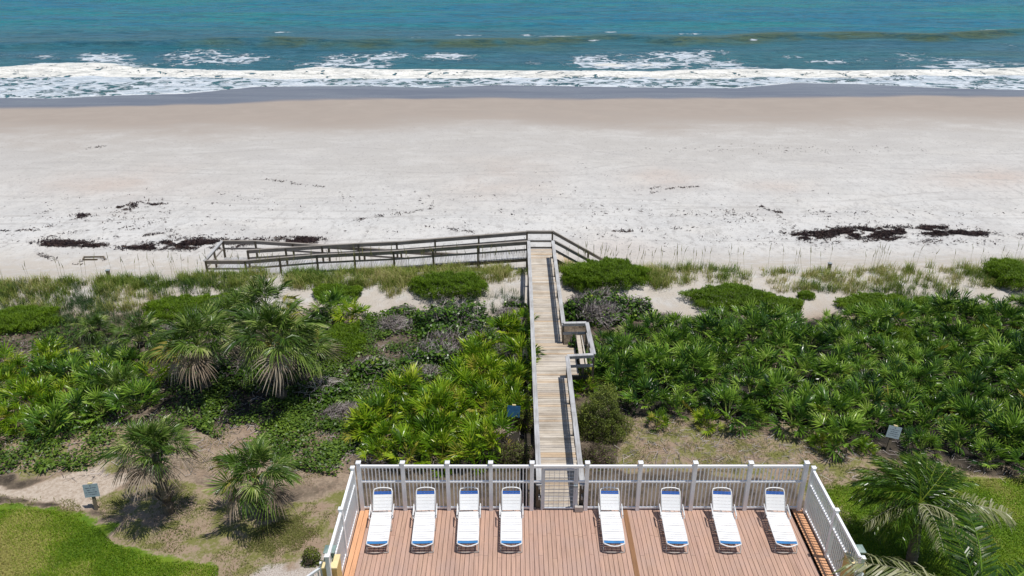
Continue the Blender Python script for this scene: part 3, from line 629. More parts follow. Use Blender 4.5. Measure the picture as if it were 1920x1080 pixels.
# azimuth 0 = away from the camera (+Y), 90 = left (-X)
coconut((1722,945),1.35,(.2,-.1),'coconut palm inside the lawn beside the right fence, its whole crown in view',
    [(0,72,2,0,.62),(25,55,2,0,.72),(-22,58,2,0,.75),(50,50,2,0,.72),(-48,48,2,0,.78),(78,52,2,0,.72),(-75,50,2,0,.75),(10,42,2,0,.74),(-8,60,2,0,.66),(105,46,2,0,.66),(38,30,2,0,.72),(-35,30,2,0,.74),(62,26,2,0,.7),
     (-98,22,1,1,.98),(176,38,2,1,.6),(140,22,2,0,.62),(-140,30,2,1,.66),(-112,36,2,0,.7),(-60,65,2,0,.68),(205,20,2,0,.6),(90,62,2,0,.62),(15,18,2,0,.7),(-20,14,2,0,.7),(88,12,2,0,.66),(-84,20,2,0,.7),(120,2,2,0,.6),(12,64,1,0,.6),(-40,64,1,0,.62),(60,40,1,0,.72),(-62,34,1,0,.74),(-100,44,2,0,.66),(130,40,2,0,.6),(-125,10,2,1,.62),(160,0,2,0,.55),(-160,12,2,0,.6),(110,30,2,1,.6)])
coconut((1835,1150),2.6,(.3,-.2),'coconut palm at the bottom right corner, only its long arching fronds reaching into view',
    [(66,32,1,1,1.22),(-18,42,1,0,1.15),(38,18,1,1,.8),(5,60,1,0,.9),(-60,30,1,0,1.1),(100,20,1,0,1.0),(-100,20,1,0,1.0),(150,20,2,0,1),(-150,20,2,0,1),(20,8,2,0,.9),(52,5,2,0,.85)])
# ------------------------------------------------------------ shrubs
rs=np.random.default_rng(12)
def shrub(px,py,rxp,h,label,kind='mat',dens=1.0,ry=None,name='shrub'):
    zg=-.8; x,y=at(px,py,zg); x=float(x);y=float(y); z0=float(gz(x,y))-.05
    dpt=y*cP+(HC-z0)*sP; rx=rxp*dpt/FPX; ry=ry or rx*.8
    e=empty(name,(x,y,z0),0,label,'shrub'); area=math.pi*rx*ry+math.pi*(rx+ry)*h*.7
    if kind=='mat':
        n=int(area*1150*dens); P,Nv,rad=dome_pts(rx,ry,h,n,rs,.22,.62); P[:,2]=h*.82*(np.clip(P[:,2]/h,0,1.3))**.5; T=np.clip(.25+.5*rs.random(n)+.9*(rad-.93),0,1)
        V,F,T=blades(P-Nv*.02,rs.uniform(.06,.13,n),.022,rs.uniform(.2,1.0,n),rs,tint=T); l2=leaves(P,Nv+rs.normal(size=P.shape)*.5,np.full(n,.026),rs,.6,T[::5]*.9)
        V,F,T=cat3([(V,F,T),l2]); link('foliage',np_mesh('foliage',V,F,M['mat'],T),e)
        tw=twigs(rx*.6,ry*.6,h*.6,60,rs,.008,.2); link('branches',np_mesh('branches',*tw[:2],M['browntwig'],tw[2]),e)
    if kind=='grape':
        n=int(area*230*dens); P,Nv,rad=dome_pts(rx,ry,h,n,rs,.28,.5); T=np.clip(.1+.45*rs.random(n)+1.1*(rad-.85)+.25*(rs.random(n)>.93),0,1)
        Nn=Nv*.7+rs.normal(size=P.shape)*.55+np.array([0,0,.5]); V,F,T=leaves(P,Nn,np.full(n,.068),rs,.8,T,True)
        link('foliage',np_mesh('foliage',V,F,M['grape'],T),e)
        tw=twigs(rx,ry,h*1.15,int(480*area/8)+80,rs,.011,.38); link('branches',np_mesh('branches',*tw[:2],M['twig'],tw[2]),e)
    if kind=='twig':
        tw=twigs(rx,ry,h*1.1,int(1900*area/8*dens)+300,rs,.009,.28); link('branches',np_mesh('branches',*tw[:2],M['twig'],tw[2]),e)
        n=int(area*25); P,Nv,rad=dome_pts(rx,ry,h,n,rs,.25,.4); V,F,T=leaves(P,Nv+rs.normal(size=P.shape)*.6,np.full(n,.05),rs,.8,None,True); link('foliage',np_mesh('foliage',V,F,M['grape'],T),e)
    if kind in('bush','brown'):
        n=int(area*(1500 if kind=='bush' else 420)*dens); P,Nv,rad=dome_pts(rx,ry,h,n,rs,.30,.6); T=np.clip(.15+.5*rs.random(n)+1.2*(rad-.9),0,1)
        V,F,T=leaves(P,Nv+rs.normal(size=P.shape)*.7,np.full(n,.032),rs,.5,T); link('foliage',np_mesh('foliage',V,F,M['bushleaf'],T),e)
        tw=twigs(rx,ry,h,int((300 if kind=='bush' else 1500)*max(area/6,.5)),rs,.007,.2); link('branches',np_mesh('branches',*tw[:2],M['browntwig'],tw[2]),e)
    return e
S_=shrub
S_(843,553,73,1.17,'rounded bright green shrub between two pale sand pockets just left of the boardwalk','mat',ry=1.25)
S_(1140,536,80,1.27,'bright flat-topped shrub right of the boardwalk at the beach stairs','mat',ry=1.5)
S_(1092,539,38,1.12,'green shrub squeezed between the boardwalk rail and the flat-topped shrub','mat',ry=1.3)
S_(1370,567,84,0.87,'wide low green mound on the dune between two bare sand gaps on the right','mat',ry=1.35)
S_(1455,579,50,0.72,'low green mound attached to the right end of the wide mound','mat',ry=1.0)
S_(1640,577,70,0.87,'low olive-green mound at the seaward edge of the right thicket','mat',ry=1.2)
S_(1745,579,44,0.72,'low green mound right of the olive mound and left of the last sand gap','mat',ry=.9)
S_(1895,535,46,1.02,'green grassy shrub on the dune crest at the right edge','mat',ry=1.6)
S_(1510,561,17,0.37,'tiny green tuft mound alone on the sand between the two wide mounds','mat')
S_(350,585,78,0.77,'long low olive-green mound behind the dark palms on the left','mat',ry=1.3)
S_(420,577,40,0.72,'bright green mound between the long olive mound and the rear palm','mat',ry=.9)
S_(632,559,48,0.67,'low green mound behind the bright palmettos','mat',ry=.8)
S_(40,607,75,0.82,'dark green mound on the dune at the left edge','mat',ry=1.3)
S_(640,647,44,0.92,'lush dark green vine-covered shrub right of the tallest palm','mat',.8,ry=1.7)
S_(1690,635,46,0.72,'fine-leaved dark shrub amid the palmettos on the right','mat',.8)
for a in [(330,640,50,.7,'sea grape filling the gap left of the two dark rear palms'),(440,700,50,.7,'shaded sea grape between the two tall palms'),(230,680,44,.6,'sea grape behind the left palmetto patch'),(560,690,40,.7,'sea grape under the right side of the tallest palm'),(420,610,40,.7,'sea grape behind the dark palm pair'),(1130,584,68,1.15,'sea grape with pale twigs showing below the flat-topped shrub'),(1085,590,38,1.0,'sea grape leaning on the boardwalk rail beyond the jog'),
    (1195,584,36,.8,'sea grape at the right end of the shrubs next to the sand gap'),(850,610,80,1.2,'sea grape thicket under the rounded bright shrub'),
    (760,590,42,.5,'low sea grape creeping over the sand left of the rounded bright shrub'),(905,650,55,1.0,'sea grape with bare grey stems halfway along the boardwalk'),
    (810,680,66,1.0,'sea grape in the middle of the hollow left of the boardwalk'),(790,725,62,.95,'dark sea grape just above the yellow-green palmettos'),
    (700,700,45,.8,'sea grape between the tallest palm and the hollow'),(950,625,40,.9,'sea grape touching the left boardwalk rail'),
    (965,585,24,.6,'small sea grape on the sand pocket beside the boardwalk'),(1420,575,60,.5,'trailing sea grape across the top of the wide mound'),
    (600,735,58,.6,'leafy low shrub in the shade right of the tallest palm'),(690,830,42,.5,'grey-green leafy shrub left of the palmetto clump by the deck')]:
    S_(*a,'grape')
for a in [(955,600,34,.6,'leafless grey twig shrub on sand by the left boardwalk rail'),(1125,600,50,1.1,'tangle of bare grey branches right of the boardwalk'),
    (1255,598,26,.45,'small bare purple-grey twig shrub at the sand gap'),(860,655,75,1.1,'tangle of bare grey branches in the hollow left of the boardwalk'),
    (740,612,42,.55,'low bare twigs beside the small sand patch'),(940,680,40,.8,'bare grey twigs left of the boardwalk opposite the bench'),(1190,660,44,.6,'bare brown twigs at the left end of the right thicket'),(650,775,50,.45,'brown leafless brush between the shade and the palmetto clump')]:
    S_(*a,'twig')
S_(1127,800,50,1.85,'round clipped-looking olive-green bush right of the boardwalk','bush',ry=1.0)
S_(1122,860,40,.75,'bare purplish-brown bush between the round bush and the deck fence','brown',.5)
S_(960,862,46,.85,'brown half-bare bush between the blue sign and the deck fence','brown')
S_(985,800,24,.8,'olive-brown bush squeezed against the left boardwalk rail by the blue sign','brown',1.4)
S_(585,1052,20,.6,'dark grassy clump in the gravel beside the left yellow column','bush',.8)
S_(1075,678,11,1.45,'leafy sea grape poking up through the bench corner of the boardwalk','grape')
S_(985,705,9,1.25,'leafy sprig leaning over the left boardwalk rail near the bench','grape')
# small agave
x,y=at(88,878,-.8); e=empty('broadleaf_plant',(float(x),float(y),float(gz(x,y))),0,'small low bright green plant on bare soil above the left sand path','plant')
lv=[]
for i in range(16):
    a=i*2.4; L=rs.uniform(.3,.55); d=np.array([math.cos(a),math.sin(a),0]); s=np.array([-math.sin(a),math.cos(a),0])*.06
    V=np.array([d*.02,d*L*.5+s+[0,0,.2],d*L*.5-s+[0,0,.2],d*L+[0,0,.12]]); link('leaf',np_mesh('leaf',V,np.array([[0,2,1],[1,2,3]]),M['vine'],np.full(4,.6+.4*rs.random())),e)
# ------------------------------------------------------------ ground cover (stuff)
def scatter_px(poly,n,r,z=-.8):
    W=wpoly(poly,z); lo=W.min(0);hi=W.max(0); out=[]
    tot=0
    while tot<n:
        C=r.uniform(lo,hi,(n*2,2)); C=C[inpoly(C[:,0],C[:,1],W)]; out.append(C); tot+=len(C)
        if len(C)==0: break
    C=np.concatenate(out)[:n]; return C
ri=np.random.default_rng(31)
W_=wpoly
def groundcover(name,label,cat,polys,mat,mode,size,h,thr=-.2,ns=1.2,ch=0):
    parts=[]
    for poly,n in polys:
        C=scatter_px(poly,n,ri); keep=noise(C[:,0],C[:,1],ns,ch)+ri.normal(size=len(C))*.25>thr
        if name=='lawn_grass':
            wb=.35*noise(C[:,0],C[:,1],.9,3)+.25*noise(C[:,0],C[:,1],.3,4); keep=keep&(polymask(C[:,0]+wb,C[:,1]+wb,W_(poly),.35)>ri.random(len(C))*.9+.08)
        C=C[keep]
        if len(C)==0: continue
        Z=gz(C[:,0],C[:,1]); P=np.stack([C[:,0],C[:,1],Z],1); n_=len(C)
        T=np.clip(.5+.3*noise(C[:,0],C[:,1],2.2,1)+ri.normal(size=n_)*.2,0,1)
        if name=='lawn_grass': T=T+.5*polymask(C[:,0],C[:,1],W_([(-80,990),(50,972),(105,1005),(95,1070),(20,1110),(-80,1110)]),.6)
        if name=='lawn_grass': T=np.clip(T-.1+.55*np.clip(noise(C[:,0]+3,C[:,1],1.5,3)-.08,0,1)*1.9,0,1)
        if mode=='blade': parts.append(blades(P,h*ri.uniform(.5,1.3,n_),size,ri.uniform(.2,1.2,n_),ri,tint=T))
        else:
            P[:,2]+=h*ri.random(n_); parts.append(leaves(P,np.array([0,0,1.])+ri.normal(size=P.shape)*.35,np.full(n_,size),ri,.8,T,True))
    V,F,T=cat3(parts); return tag(link(name,np_mesh(name,V,F,mat,T)),label,cat,kind='stuff')
groundcover('ground_vines','low leafy vines creeping over the brown soil among the palms','ground cover',
  [([(380,690),(560,690),(620,700),(740,760),(690,860),(640,880),(560,800),(380,810)],26000),([(0,800),(130,790),(260,770),(330,850),(260,880),(0,890)],8000),([(560,580),(720,590),(760,700),(700,760),(600,720)],13000),([(330,790),(640,780),(660,900),(560,880),(400,820)],8000),([(0,610),(260,600),(420,620),(420,690),(240,700),(0,700)],9000),([(700,600),(980,590),(985,700),(760,760)],12000),([(1110,700),(1200,700),(1240,760),(1180,780)],700),([(200,690),(420,690),(400,800),(230,790)],3000)],M['vine'],'leaf',.05,.28,.0)
groundcover('lawn_grass','short mown green lawn grass at the lower left and right corners','grass',
  [([(-160,958),(60,952),(150,960),(185,988),(215,1020),(330,1049),(410,1060),(400,1140),(-160,1140)],85000),([(1538,912),(1640,908),(1830,897),(2100,897),(2100,1150),(1620,1150)],78000)],M['lawn'],'blade',.018,.07,-1.5)
groundcover('thin_turf','thin patchy yellow-green turf on the sandy ground beside the deck','grass',
  [(THIN_L,16000),(THIN_R,26000),([(0,925),(140,935),(160,960),(0,955)],2500),([(480,990),(640,940),(630,1010),(450,1060)],14000),([(330,800),(640,790),(650,930),(480,880),(330,880)],9000),([(0,800),(250,800),(300,860),(0,880)],4000)],M['dryt'],'blade',.016,.06,.12,.8,2)
# brush litter of twigs on the soil
def litter():
    parts=[]
    for poly,n in [([(0,640),(985,600),(985,880),(0,900)],5000),([(1100,640),(1920,560),(1920,900),(1150,800)],3500),([(1150,790),(1600,840),(1600,900),(1150,870)],500),([(600,690),(760,700),(760,860),(600,880)],1500)]:
        C=scatter_px(poly,n,ri); Z=gz(C[:,0],C[:,1])+.03; A=np.stack([C[:,0],C[:,1],Z],1); n_=len(C); a=ri.uniform(0,6.28,n_); l=ri.uniform(.1,.45,n_)
        B=A+np.stack([np.cos(a)*l,np.sin(a)*l,ri.uniform(0,.1,n_)],1); parts.append(sticks(A,B,.010,.005,ri.random(n_)))
    V,F,T=cat3(parts); tag(link('twig_litter',np_mesh('twig_litter',V,F,M['twig'],T)),'fallen dry twigs scattered over the soil under the plants','twigs',kind='stuff')
litter()
# dune grass
def dune_grass(name,label,polys,mat,h,wd,per,thr,ns=1.6,ch=0,tb=.5):
    parts=[]
    for poly,n in polys:
        C=scatter_px(poly,n,ri); k=noise(C[:,0],C[:,1],ns,ch)+ri.normal(size=len(C))*.3>thr; C=C[k]; n_=len(C)
        c=np.repeat(C,per,0)+ri.normal(size=(n_*per,2))*.11; hh=np.repeat(ri.uniform(.4,1.35,n_),per)*h*ri.uniform(.45,1.15,n_*per)
        T=np.clip(np.repeat(tb+.06+.45*noise(C[:,0],C[:,1],2.3,3)+ri.normal(size=n_)*.2,per)+ri.normal(size=n_*per)*.15,0,1)
        P=np.stack([c[:,0],c[:,1],gz(c[:,0],c[:,1])-.02],1); parts.append(blades(P,hh,wd,ri.uniform(.1,.9,n_*per),ri,tint=T))
    V,F,T=cat3(parts); return tag(link(name,np_mesh(name,V,F,mat,T)),label,'dune grass',kind='stuff')
dune_grass('dune_grass','tufts of yellow-green dune grass along the sandy crest between beach and thicket',
  [([(-20,540),(200,535),(385,527),(400,545),(200,558),(-20,562)],620),([(-350,545),(-20,540),(-20,580),(-350,590)],500),([(1990,510),(2300,505),(2300,550),(1990,550)],400),([(385,525),(480,515),(700,510),(985,505),(985,540),(740,545),(560,550),(385,550)],1500),
   ([(1160,520),(1290,512),(1290,545),(1230,550),(1200,535)],330),([(600,530),(790,525),(770,560),(640,560)],160),([(1290,512),(1480,512),(1560,520),(1560,560),(1400,545),(1300,540)],230),([(1520,515),(1900,508),(1990,505),(1990,545),(1800,545),(1560,548)],560),
   ([(0,560),(450,545),(440,580),(260,590),(0,600)],420),([(1840,500),(1990,495),(1990,545),(1850,545)],260),([(1050,500),(1130,505),(1200,515),(1150,530),(1055,520)],420),([(1480,540),(1720,545),(1840,550),(1700,575)],130)],M['oats'],.50,.018,26,-.12,1.0,0)
dune_grass('green_dune_grass','blue-green grass tufts in the hollow behind the left dune crest',
  [([(0,575),(250,560),(300,580),(200,620),(0,610)],330),([(0,545),(460,535),(450,560),(0,580)],240),([(80,620),(240,620),(230,680),(60,690)],150),([(1520,545),(1680,545),(1700,575),(1600,585)],60),([(880,560),(985,555),(985,600),(900,590)],60)],M['oatsgreen'],.45,.014,26,-.3,1.4,4,.35)
# seed stalks
C=np.concatenate([scatter_px([(385,522),(985,500),(985,520),(385,540)],75,ri),scatter_px([(1055,505),(1280,515),(1280,530),(1055,520)],40,ri),scatter_px([(1280,515),(1920,508),(1920,530),(1280,530)],40,ri),scatter_px([(0,540),(385,530),(385,545),(0,555)],25,ri)])
n_=len(C); A=np.stack([C[:,0],C[:,1],gz(C[:,0],C[:,1])],1); B=A+np.stack([ri.normal(size=n_)*.12,ri.normal(size=n_)*.1,ri.uniform(1.0,1.6,n_)],1)
h1=sticks(A,B,.007,.005,np.full(n_,.95)); Q=B+np.stack([ri.normal(size=n_)*.06,ri.normal(size=n_)*.05,-.0*n_+np.full(n_,.18)],1); h2=sticks(B-(B-A)*.12,Q,.02,.006,np.full(n_,.85))
V,F,T=cat3([h1,h2]); tag(link('grass_seed_stalks',np_mesh('grass_seed_stalks',V,F,M['oats'],T)),'tall thin seed stalks standing above the dune grass against the beach','seed stalks',kind='stuff')
# seaweed wrack
def weed():
    parts=[]
    def put(P2,sz,hgt):
        n=len(P2); P=np.stack([P2[:,0],P2[:,1],gz(P2[:,0],P2[:,1])+.012+hgt*ri.random(n)],1)
        Nn=np.array([0,0,1.])+ri.normal(size=(n,3))*.45; V,F,T=leaves(P,Nn,sz*ri.uniform(.5,2.2,n),ri,.2); parts.append((V,F,T))
    def ell(cx,cy,rx,ry,n,sz,th=.1,h=.05):
        a=np.stack([cx+ri.normal(size=n)*rx*.5,cy+ri.normal(size=n)*ry*.5],1); x,y=at(a[:,0],a[:,1],-2.45); sz=sz*(1.7 if h<.05 else 1.15); k=noise(x*.6,y*.8,.45,2)+.6*noise(x*.5,y,1.3,4)+ri.normal(size=n)*.18>th
        put(np.stack([x[k],y[k]],1),sz,h)
    def line(pts,n,sz,j=3,th=.1):
        pts=np.array(pts,float); s=np.sort(ri.random(n))*(len(pts)-1); i=np.minimum(s.astype(int),len(pts)-2); p=pts[i]+(pts[i+1]-pts[i])*(s-i)[:,None]+ri.normal(size=(n,2))*np.array([j*2,j*.5])
        sz=sz*1.9; x,y=at(p[:,0],p[:,1],-2.5); k=noise(x,y,.7,3)+ri.normal(size=n)*.2>th; put(np.stack([x[k],y[k]],1),sz,.03)
    ell(1515,439,44,8,5200,.08,.0);ell(1620,434,70,10,9500,.08,-.03);ell(1690,430,40,6,1200,.06,.2);ell(1745,431,60,9,8500,.08,-.03);ell(1805,436,50,5,2600,.07);ell(1670,447,24,3,500,.05)
    line([(1480,440),(1520,432),(1600,425),(1700,425),(1830,438),(1880,442)],1500,.05,5)
    ell(118,457,40,6,3800,.08,-.15);ell(172,461,26,4,1500,.07);ell(370,458,66,9,6500,.08,-.15);ell(285,466,60,5,2200,.065);ell(560,449,38,6,3400,.07,-.15);ell(480,455,60,6,900,.05)
    line([(230,468),(300,462),(360,455),(440,450),(560,450)],2000,.05,6); line([(60,432),(110,415),(200,398),(250,385)],500,.04,3,.3)
    ell(275,380,34,6,1500,.08,.1);ell(218,386,26,5,700,.08,.15);ell(155,402,18,5,300,.08,.1);ell(150,410,14,4,200,.06,.3);ell(240,440,24,4,350,.05,.3);ell(300,440,30,4,400,.05,.3);ell(75,432,10,3,120,.05)
    ell(300,405,60,22,500,.03,.5); line([(480,325),(520,330),(560,338),(600,342)],260,.04,2,0); line([(1070,285),(1200,350),(1240,342)],200,.03,2,.2)
    line([(1110,435),(1200,432),(1320,425),(1400,405),(1440,390)],900,.05,4,.35); line([(1425,382),(1450,390),(1465,395)],160,.05,2,0); line([(1575,303),(1610,312)],60,.025,1,.1); line([(1200,358),(1260,345),(1310,342)],300,.04,2,.2)
    line([(660,412),(720,400),(770,395),(830,380)],260,.05,3,.3); line([(780,420),(850,430),(900,440)],260,.04,3,.3); line([(1020,300),(1120,440),(1200,470)],100,.04,6,.3)
    ell(960,400,700,60,2500,.045,.45,.02);ell(250,400,260,40,1500,.045,.35,.02);ell(1500,420,300,40,1500,.04,.4,.02); ell(400,470,300,20,900,.03,.5,.02); ell(1500,450,350,30,1500,.03,.4,.02); ell(1500,265,260,8,500,.045,.1,.02);ell(1400,395,500,10,900,.05,.3,.02);ell(700,360,500,12,700,.045,.35,.02);ell(200,440,200,14,1200,.05,.3,.03);ell(1650,452,260,8,900,.05,.3,.03); ell(150,395,130,35,700,.03,.5,.02); ell(1920,440,40,5,300,.05,.1)
    line([(0,433),(30,432),(60,430)],150,.05,2,.1); line([(60,475),(130,498),(200,492)],500,.04,4,.2); line([(160,262),(190,258)],60,.05,2,.1)
    V,F,T=cat3(parts); tag(link('seaweed',np_mesh('seaweed',V,F,M['weed'],T)),'dark purple-brown seaweed wrack strewn in lines across the dry beach','seaweed',kind='stuff')
weed()
# ------------------------------------------------------------ sun deck
def boxmesh(name,x,y,z,mat,bev=.006):
    return MB().box(-x/2,x/2,-y/2,y/2,-z,0,bev).mesh(name,mat)
DX0,DX1=-4.93,9.38; DY0,DY1=14.6,20.44
deck=empty('sun_deck',(2.2,17.5,0),0,'raised sun deck of red-brown wooden boards under the eight white loungers','deck')
def child(name,me,par,loc,rot=None,scale=None):
    o=link(name,me,par,Vector(loc)-par.location,rot,scale); return o
bm_=boxmesh('deck_board',.128,1,.03,M['deck'],.004); bn_=boxmesh('border_board',.145,1,.03,M['deck_new'],.004)
L=DY1-DY0
for k in range(2):
    child('border_board',bn_,deck,(DX0+.1+k*.155,DY0+L/2,.003),scale=(1,L,1)); child('border_board',bn_,deck,(DX1-.1-k*.155,DY0+L/2,.003),scale=(1,L,1))
xx=DX0+.1+.155*2-.008
while xx<DX1-.1-.31+.03:
    if not(3.55<xx<3.75):
        j=DY0+random.choice([1.4,2.6,3.7,4.6])+random.uniform(-.1,.1)
        child('deck_board',bm_,deck,(xx,(DY0+j)/2,0),(0,0,0),(1,j-DY0-.006,1)); child('deck_board',bm_,deck,(xx,(DY1+j)/2,0),scale=(1,DY1-j-.006,1))
    xx+=.1385
child('divider_board',boxmesh('divider_board',.15,L,.03,M['divider']),deck,(3.65,DY0+L/2,.006))
mb=MB()
for y in np.arange(DY0+.1,DY1,.6): mb.box(DX0-2.2+.02,DX1-2.2-.02,y-17.5-.02,y-17.5+.02,-.28,-.034)
mb.build('joists',M['dark'],deck)
MB().box(DX0-2.2,DX1-2.2,DY1-17.5+.004,DY1-17.5+.04,-.9,-.004).build('fascia_board',M['deck'],deck)
MB().box(DX0-2.2-.04,DX0-2.2-.004,DY0-17.5,DY1-17.5,-.9,-.004).build('fascia_board',M['deck'],deck)
MB().box(DX1-2.2+.004,DX1-2.2+.04,DY0-17.5,DY1-17.5,-.9,-.004).build('fascia_board',M['deck'],deck)
# ------------------------------------------------------------ white fences
pk_m=MB().box(-.017,.017,-.015,.015,0,1,0).mesh('picket',M['white'])
def fencepost(par,x,y,h=1.86,w=.125,z0=0):
    p=MB().box(x-w/2,x+w/2,y-w/2,y+w/2,z0,h).build('post',M['white'],par)
    c=w/2+.014; v=[(x-c,y-c,h),(x+c,y-c,h),(x+c,y+c,h),(x-c,y+c,h),(x-c,y-c,h+.035),(x+c,y-c,h+.035),(x+c,y+c,h+.035),(x-c,y+c,h+.035),(x,y,h+.07)]
    MB().add(v,[(3,2,1,0),(0,1,5,4),(1,2,6,5),(2,3,7,6),(3,0,4,7),(4,5,8),(5,6,8),(6,7,8),(7,4,8)]).build('post_cap',M['white'],p)
def fencepanel(par,a,b,rails=(.09,1.13,1.72),n=None,th=.05,w=.125):
    a=Vector((*a,0)) if len(a)==2 else Vector(a); b=Vector((*b,0)) if len(b)==2 else Vector(b); d=(b-a); Lh=d.length; d=d/Lh; a2=a+d*w/2; b2=b-d*w/2
    for i,z in enumerate(rails):
        hh=.085 if i==len(rails)-1 else .06
        MB().bar((a2.x,a2.y,a2.z+z),(b2.x,b2.y,b2.z+z),th+.012*i,hh).build('rail',M['white'],par)
    n=n or int(Lh/.135)
    for k in range(n):
        f=(k+1)/(n+1); p=a2+(b2-a2)*f
        link('picket',pk_m,par,(p.x,p.y,p.z+rails[0]+.03),None,(1,1,rails[-1]-rails[0]-.07))
FY=20.36
fl=empty('picket_fence',(0,0,0),0,'white picket fence across the far edge of the deck, left of the gate','fence')
pxs=[-4.82,-3.44,-2.03,-.67,.63]
for x in pxs: fencepost(fl,x,FY)
for a,b in zip(pxs,pxs[1:]): fencepanel(fl,(a,FY),(b,FY),n=10)
fr=empty('picket_fence',(0,0,0),0,'white picket fence across the far edge of the deck, right of the gate','fence')
pxr=[2.37,4.04,5.76,7.5,9.25]
for x in pxr: fencepost(fr,x,FY)
for a,b in zip(pxr,pxr[1:]): fencepanel(fr,(a,FY),(b,FY),n=12)
fs=empty('picket_fence',(0,0,0),0,'white picket fence along the left side of the deck down to the yellow column','fence')
ysd=[20.2,18.3,16.42]
for y in ysd: fencepost(fs,-4.98,y,1.79,.11)
for a,b in zip(ysd,ysd[1:]): fencepanel(fs,(-4.98,a),(-4.98,b),(.09,1.13,1.68),14,w=.11)
ft=empty('picket_fence',(0,0,0),0,'white picket fence along the right side of the deck by the coconut palm','fence')
for y in [20.2,18.25,16.35]: fencepost(ft,9.42,y,1.79,.11)
for a,b in ((20.2,18.25),(18.25,16.35)): fencepanel(ft,(9.42,a),(9.42,b),(.09,1.13,1.68),15,w=.11)
# gate
g=empty('deck_gate',(1.5,FY,0),0,'grey-white metal gate with wire mesh where the boardwalk meets the deck','gate')
def gb(name,a,b,w_=.05,h_=.05,mat='gate',up=(0,1,0)): return MB().bar(a,b,w_,h_,up).build(name,M[mat],g)
gx0,gx1=-.48,.50
MB().bar((-.81,0,1.72),(.81,0,1.72),.07,.085).build('top_rail',M['white'],g)
gb('gate_post',(gx0-.06,0,0),(gx0-.06,0,1.675),.06,.06); gb('gate_post',(gx1+.07,0,0),(gx1+.07,0,1.675),.07,.07)
fr_=gb('gate_frame',(gx0,0,.05),(gx0,0,1.62)); 
gb('gate_frame',(gx1,0,.05),(gx1,0,1.62),.07,.05)
for z in (.07,1.14,1.6): gb('gate_frame',(gx0+.026,0,z),(gx1-.036,0,z),.05,.05,up=(0,0,1))
gb('side_rail',(-.81,0,1.13),(gx0-.09,0,1.13),.05,.06,'white',(0,0,1)); gb('side_rail',(gx1+.105,0,1.13),(.81,0,1.13),.05,.06,'white',(0,0,1))
for i in range(1,6): gb('mesh_wire',(gx0+.16*i,0,.096),(gx0+.16*i,0,1.57),.011,.011)
for z in np.arange(.22,1.56,.15):
    if abs(z-1.14)>.06: gb('mesh_wire',(gx0+.026,.009,z),(gx1-.036,.009,z),.011,.011,up=(0,0,1))
gb('gate_latch',(gx1-.04,-.05,.98),(gx1+.09,-.05,.98),.05,.06,'metalgrey',(0,0,1))
MB().box(gx1+.02,gx1+.28,-.14,-.03,.02,.2).build('gate_closer',M['legs'],g)
# ------------------------------------------------------------ boardwalk
bw=empty('boardwalk',(1.6,20.5,0),0,'weathered grey wooden boardwalk running from the deck gate over the dune','boardwalk')
def bwo(n,o_): return o_
bx0,bx1=.98,2.24
pm=MB().box(-.5,.5,-.067,.067,-.035,0,.004).mesh('plank',M['plank'])
y=20.55; i=0
while y<42.45:
    x1=bx1
    if 28.62<y<31.3: x1=2.76
    if y>41.15: x1=bx1
    jx=random.uniform(-.012,.012)
    o_=link('plank',pm,bw,((bx0+x1)/2-1.6+jx,y-20.5,random.uniform(-.003,.003)),(0,random.uniform(-.004,.004),random.uniform(-.004,.004)),(x1-bx0+.06,1,1)); y+=.1455
def bb(name,a,b,w_,h_,mat='rail',up=(0,0,1)):
    q_=Vector((1.6,20.5,0)); return MB().bar(Vector(a)-q_,Vector(b)-q_,w_,h_,up).build(name,M[mat],bw)
def railrun(a,b,mat='rail',seg=3.65,cap=.17,inside=1):
    a=Vector(a);b=Vector(b); d=b-a; Lr=d.length; n=max(1,round(Lr/seg)); d.normalize()
    s=Vector((-d.y,d.x,0))*inside
    for k in range(n):
        p0=a+(b-a)*(k/n)+d*.004; p1=a+(b-a)*((k+1)/n)-d*.004; jit=random.uniform(-.006,.006)
        bb('rail_cap',(p0.x+jit,p0.y,1.02),(p1.x+jit,p1.y,1.02+random.uniform(-.004,.004)),cap,.038,mat)
        bb('side_rail',(p0.x,p0.y,.93),(p1.x,p1.y,.93),.04,.13,mat)
        bb('mid_rail',(p0.x,p0.y,.5),(p1.x,p1.y,.5),.04,.12,mat)
def posts(pts,top=.86,zb=None,par=None,off=None,w=.09,mat='post'):
    for (x,y_) in pts:
        z0=float(gz(x,y_))-.2 if zb is None else zb; b0=MB(); b0.bar((0,0,z0),(0,0,top),w,w,(0,1,0)); o_=b0.build('post',M[mat],par or bw); o_.location=(x-1.6,y_-20.5,0) if off is None else (x-off[0],y_-off[1],0)
railrun((.87,20.3,0),(.92,41.15,0)); railrun((2.24,20.3,0),(2.26,28.45,0)); railrun((2.26,28.5,0),(3.35,28.6,0),seg=5); railrun((3.37,28.62,0),(3.32,31.42,0),seg=5); railrun((3.3,31.42,0),(2.28,31.38,0),seg=5); railrun((2.28,31.36,0),(2.26,41.15,0))
posts([(.87,yy) for yy in np.arange(22.3,41.2,2.3)]); posts([(2.28,yy) for yy in (22.3,24.4,26.5,28.45,31.45,33.7,36.1,38.6,41.1)]); posts([(3.36,28.66),(3.34,30),(3.32,31.36)])
for xx_,lab in ((.84,''),(2.24,'')):
    bb('end_post',(xx_,20.5,-.6),(xx_,20.5,.93),.14,.12,'post',(0,1,0))
    bb('post_cap_board',(xx_-.08,20.5,.95),(xx_+.08,20.5,.95),.14,.03,'rail')
for xx_ in (.95,1.6,2.25): bb('stringer',(xx_,20.5,-.14),(xx_,42.5,-.14),.05,.2,'dark')
bb('stringer',(2.76,28.6,-.14),(2.76,31.35,-.14),.05,.2,'dark'); 
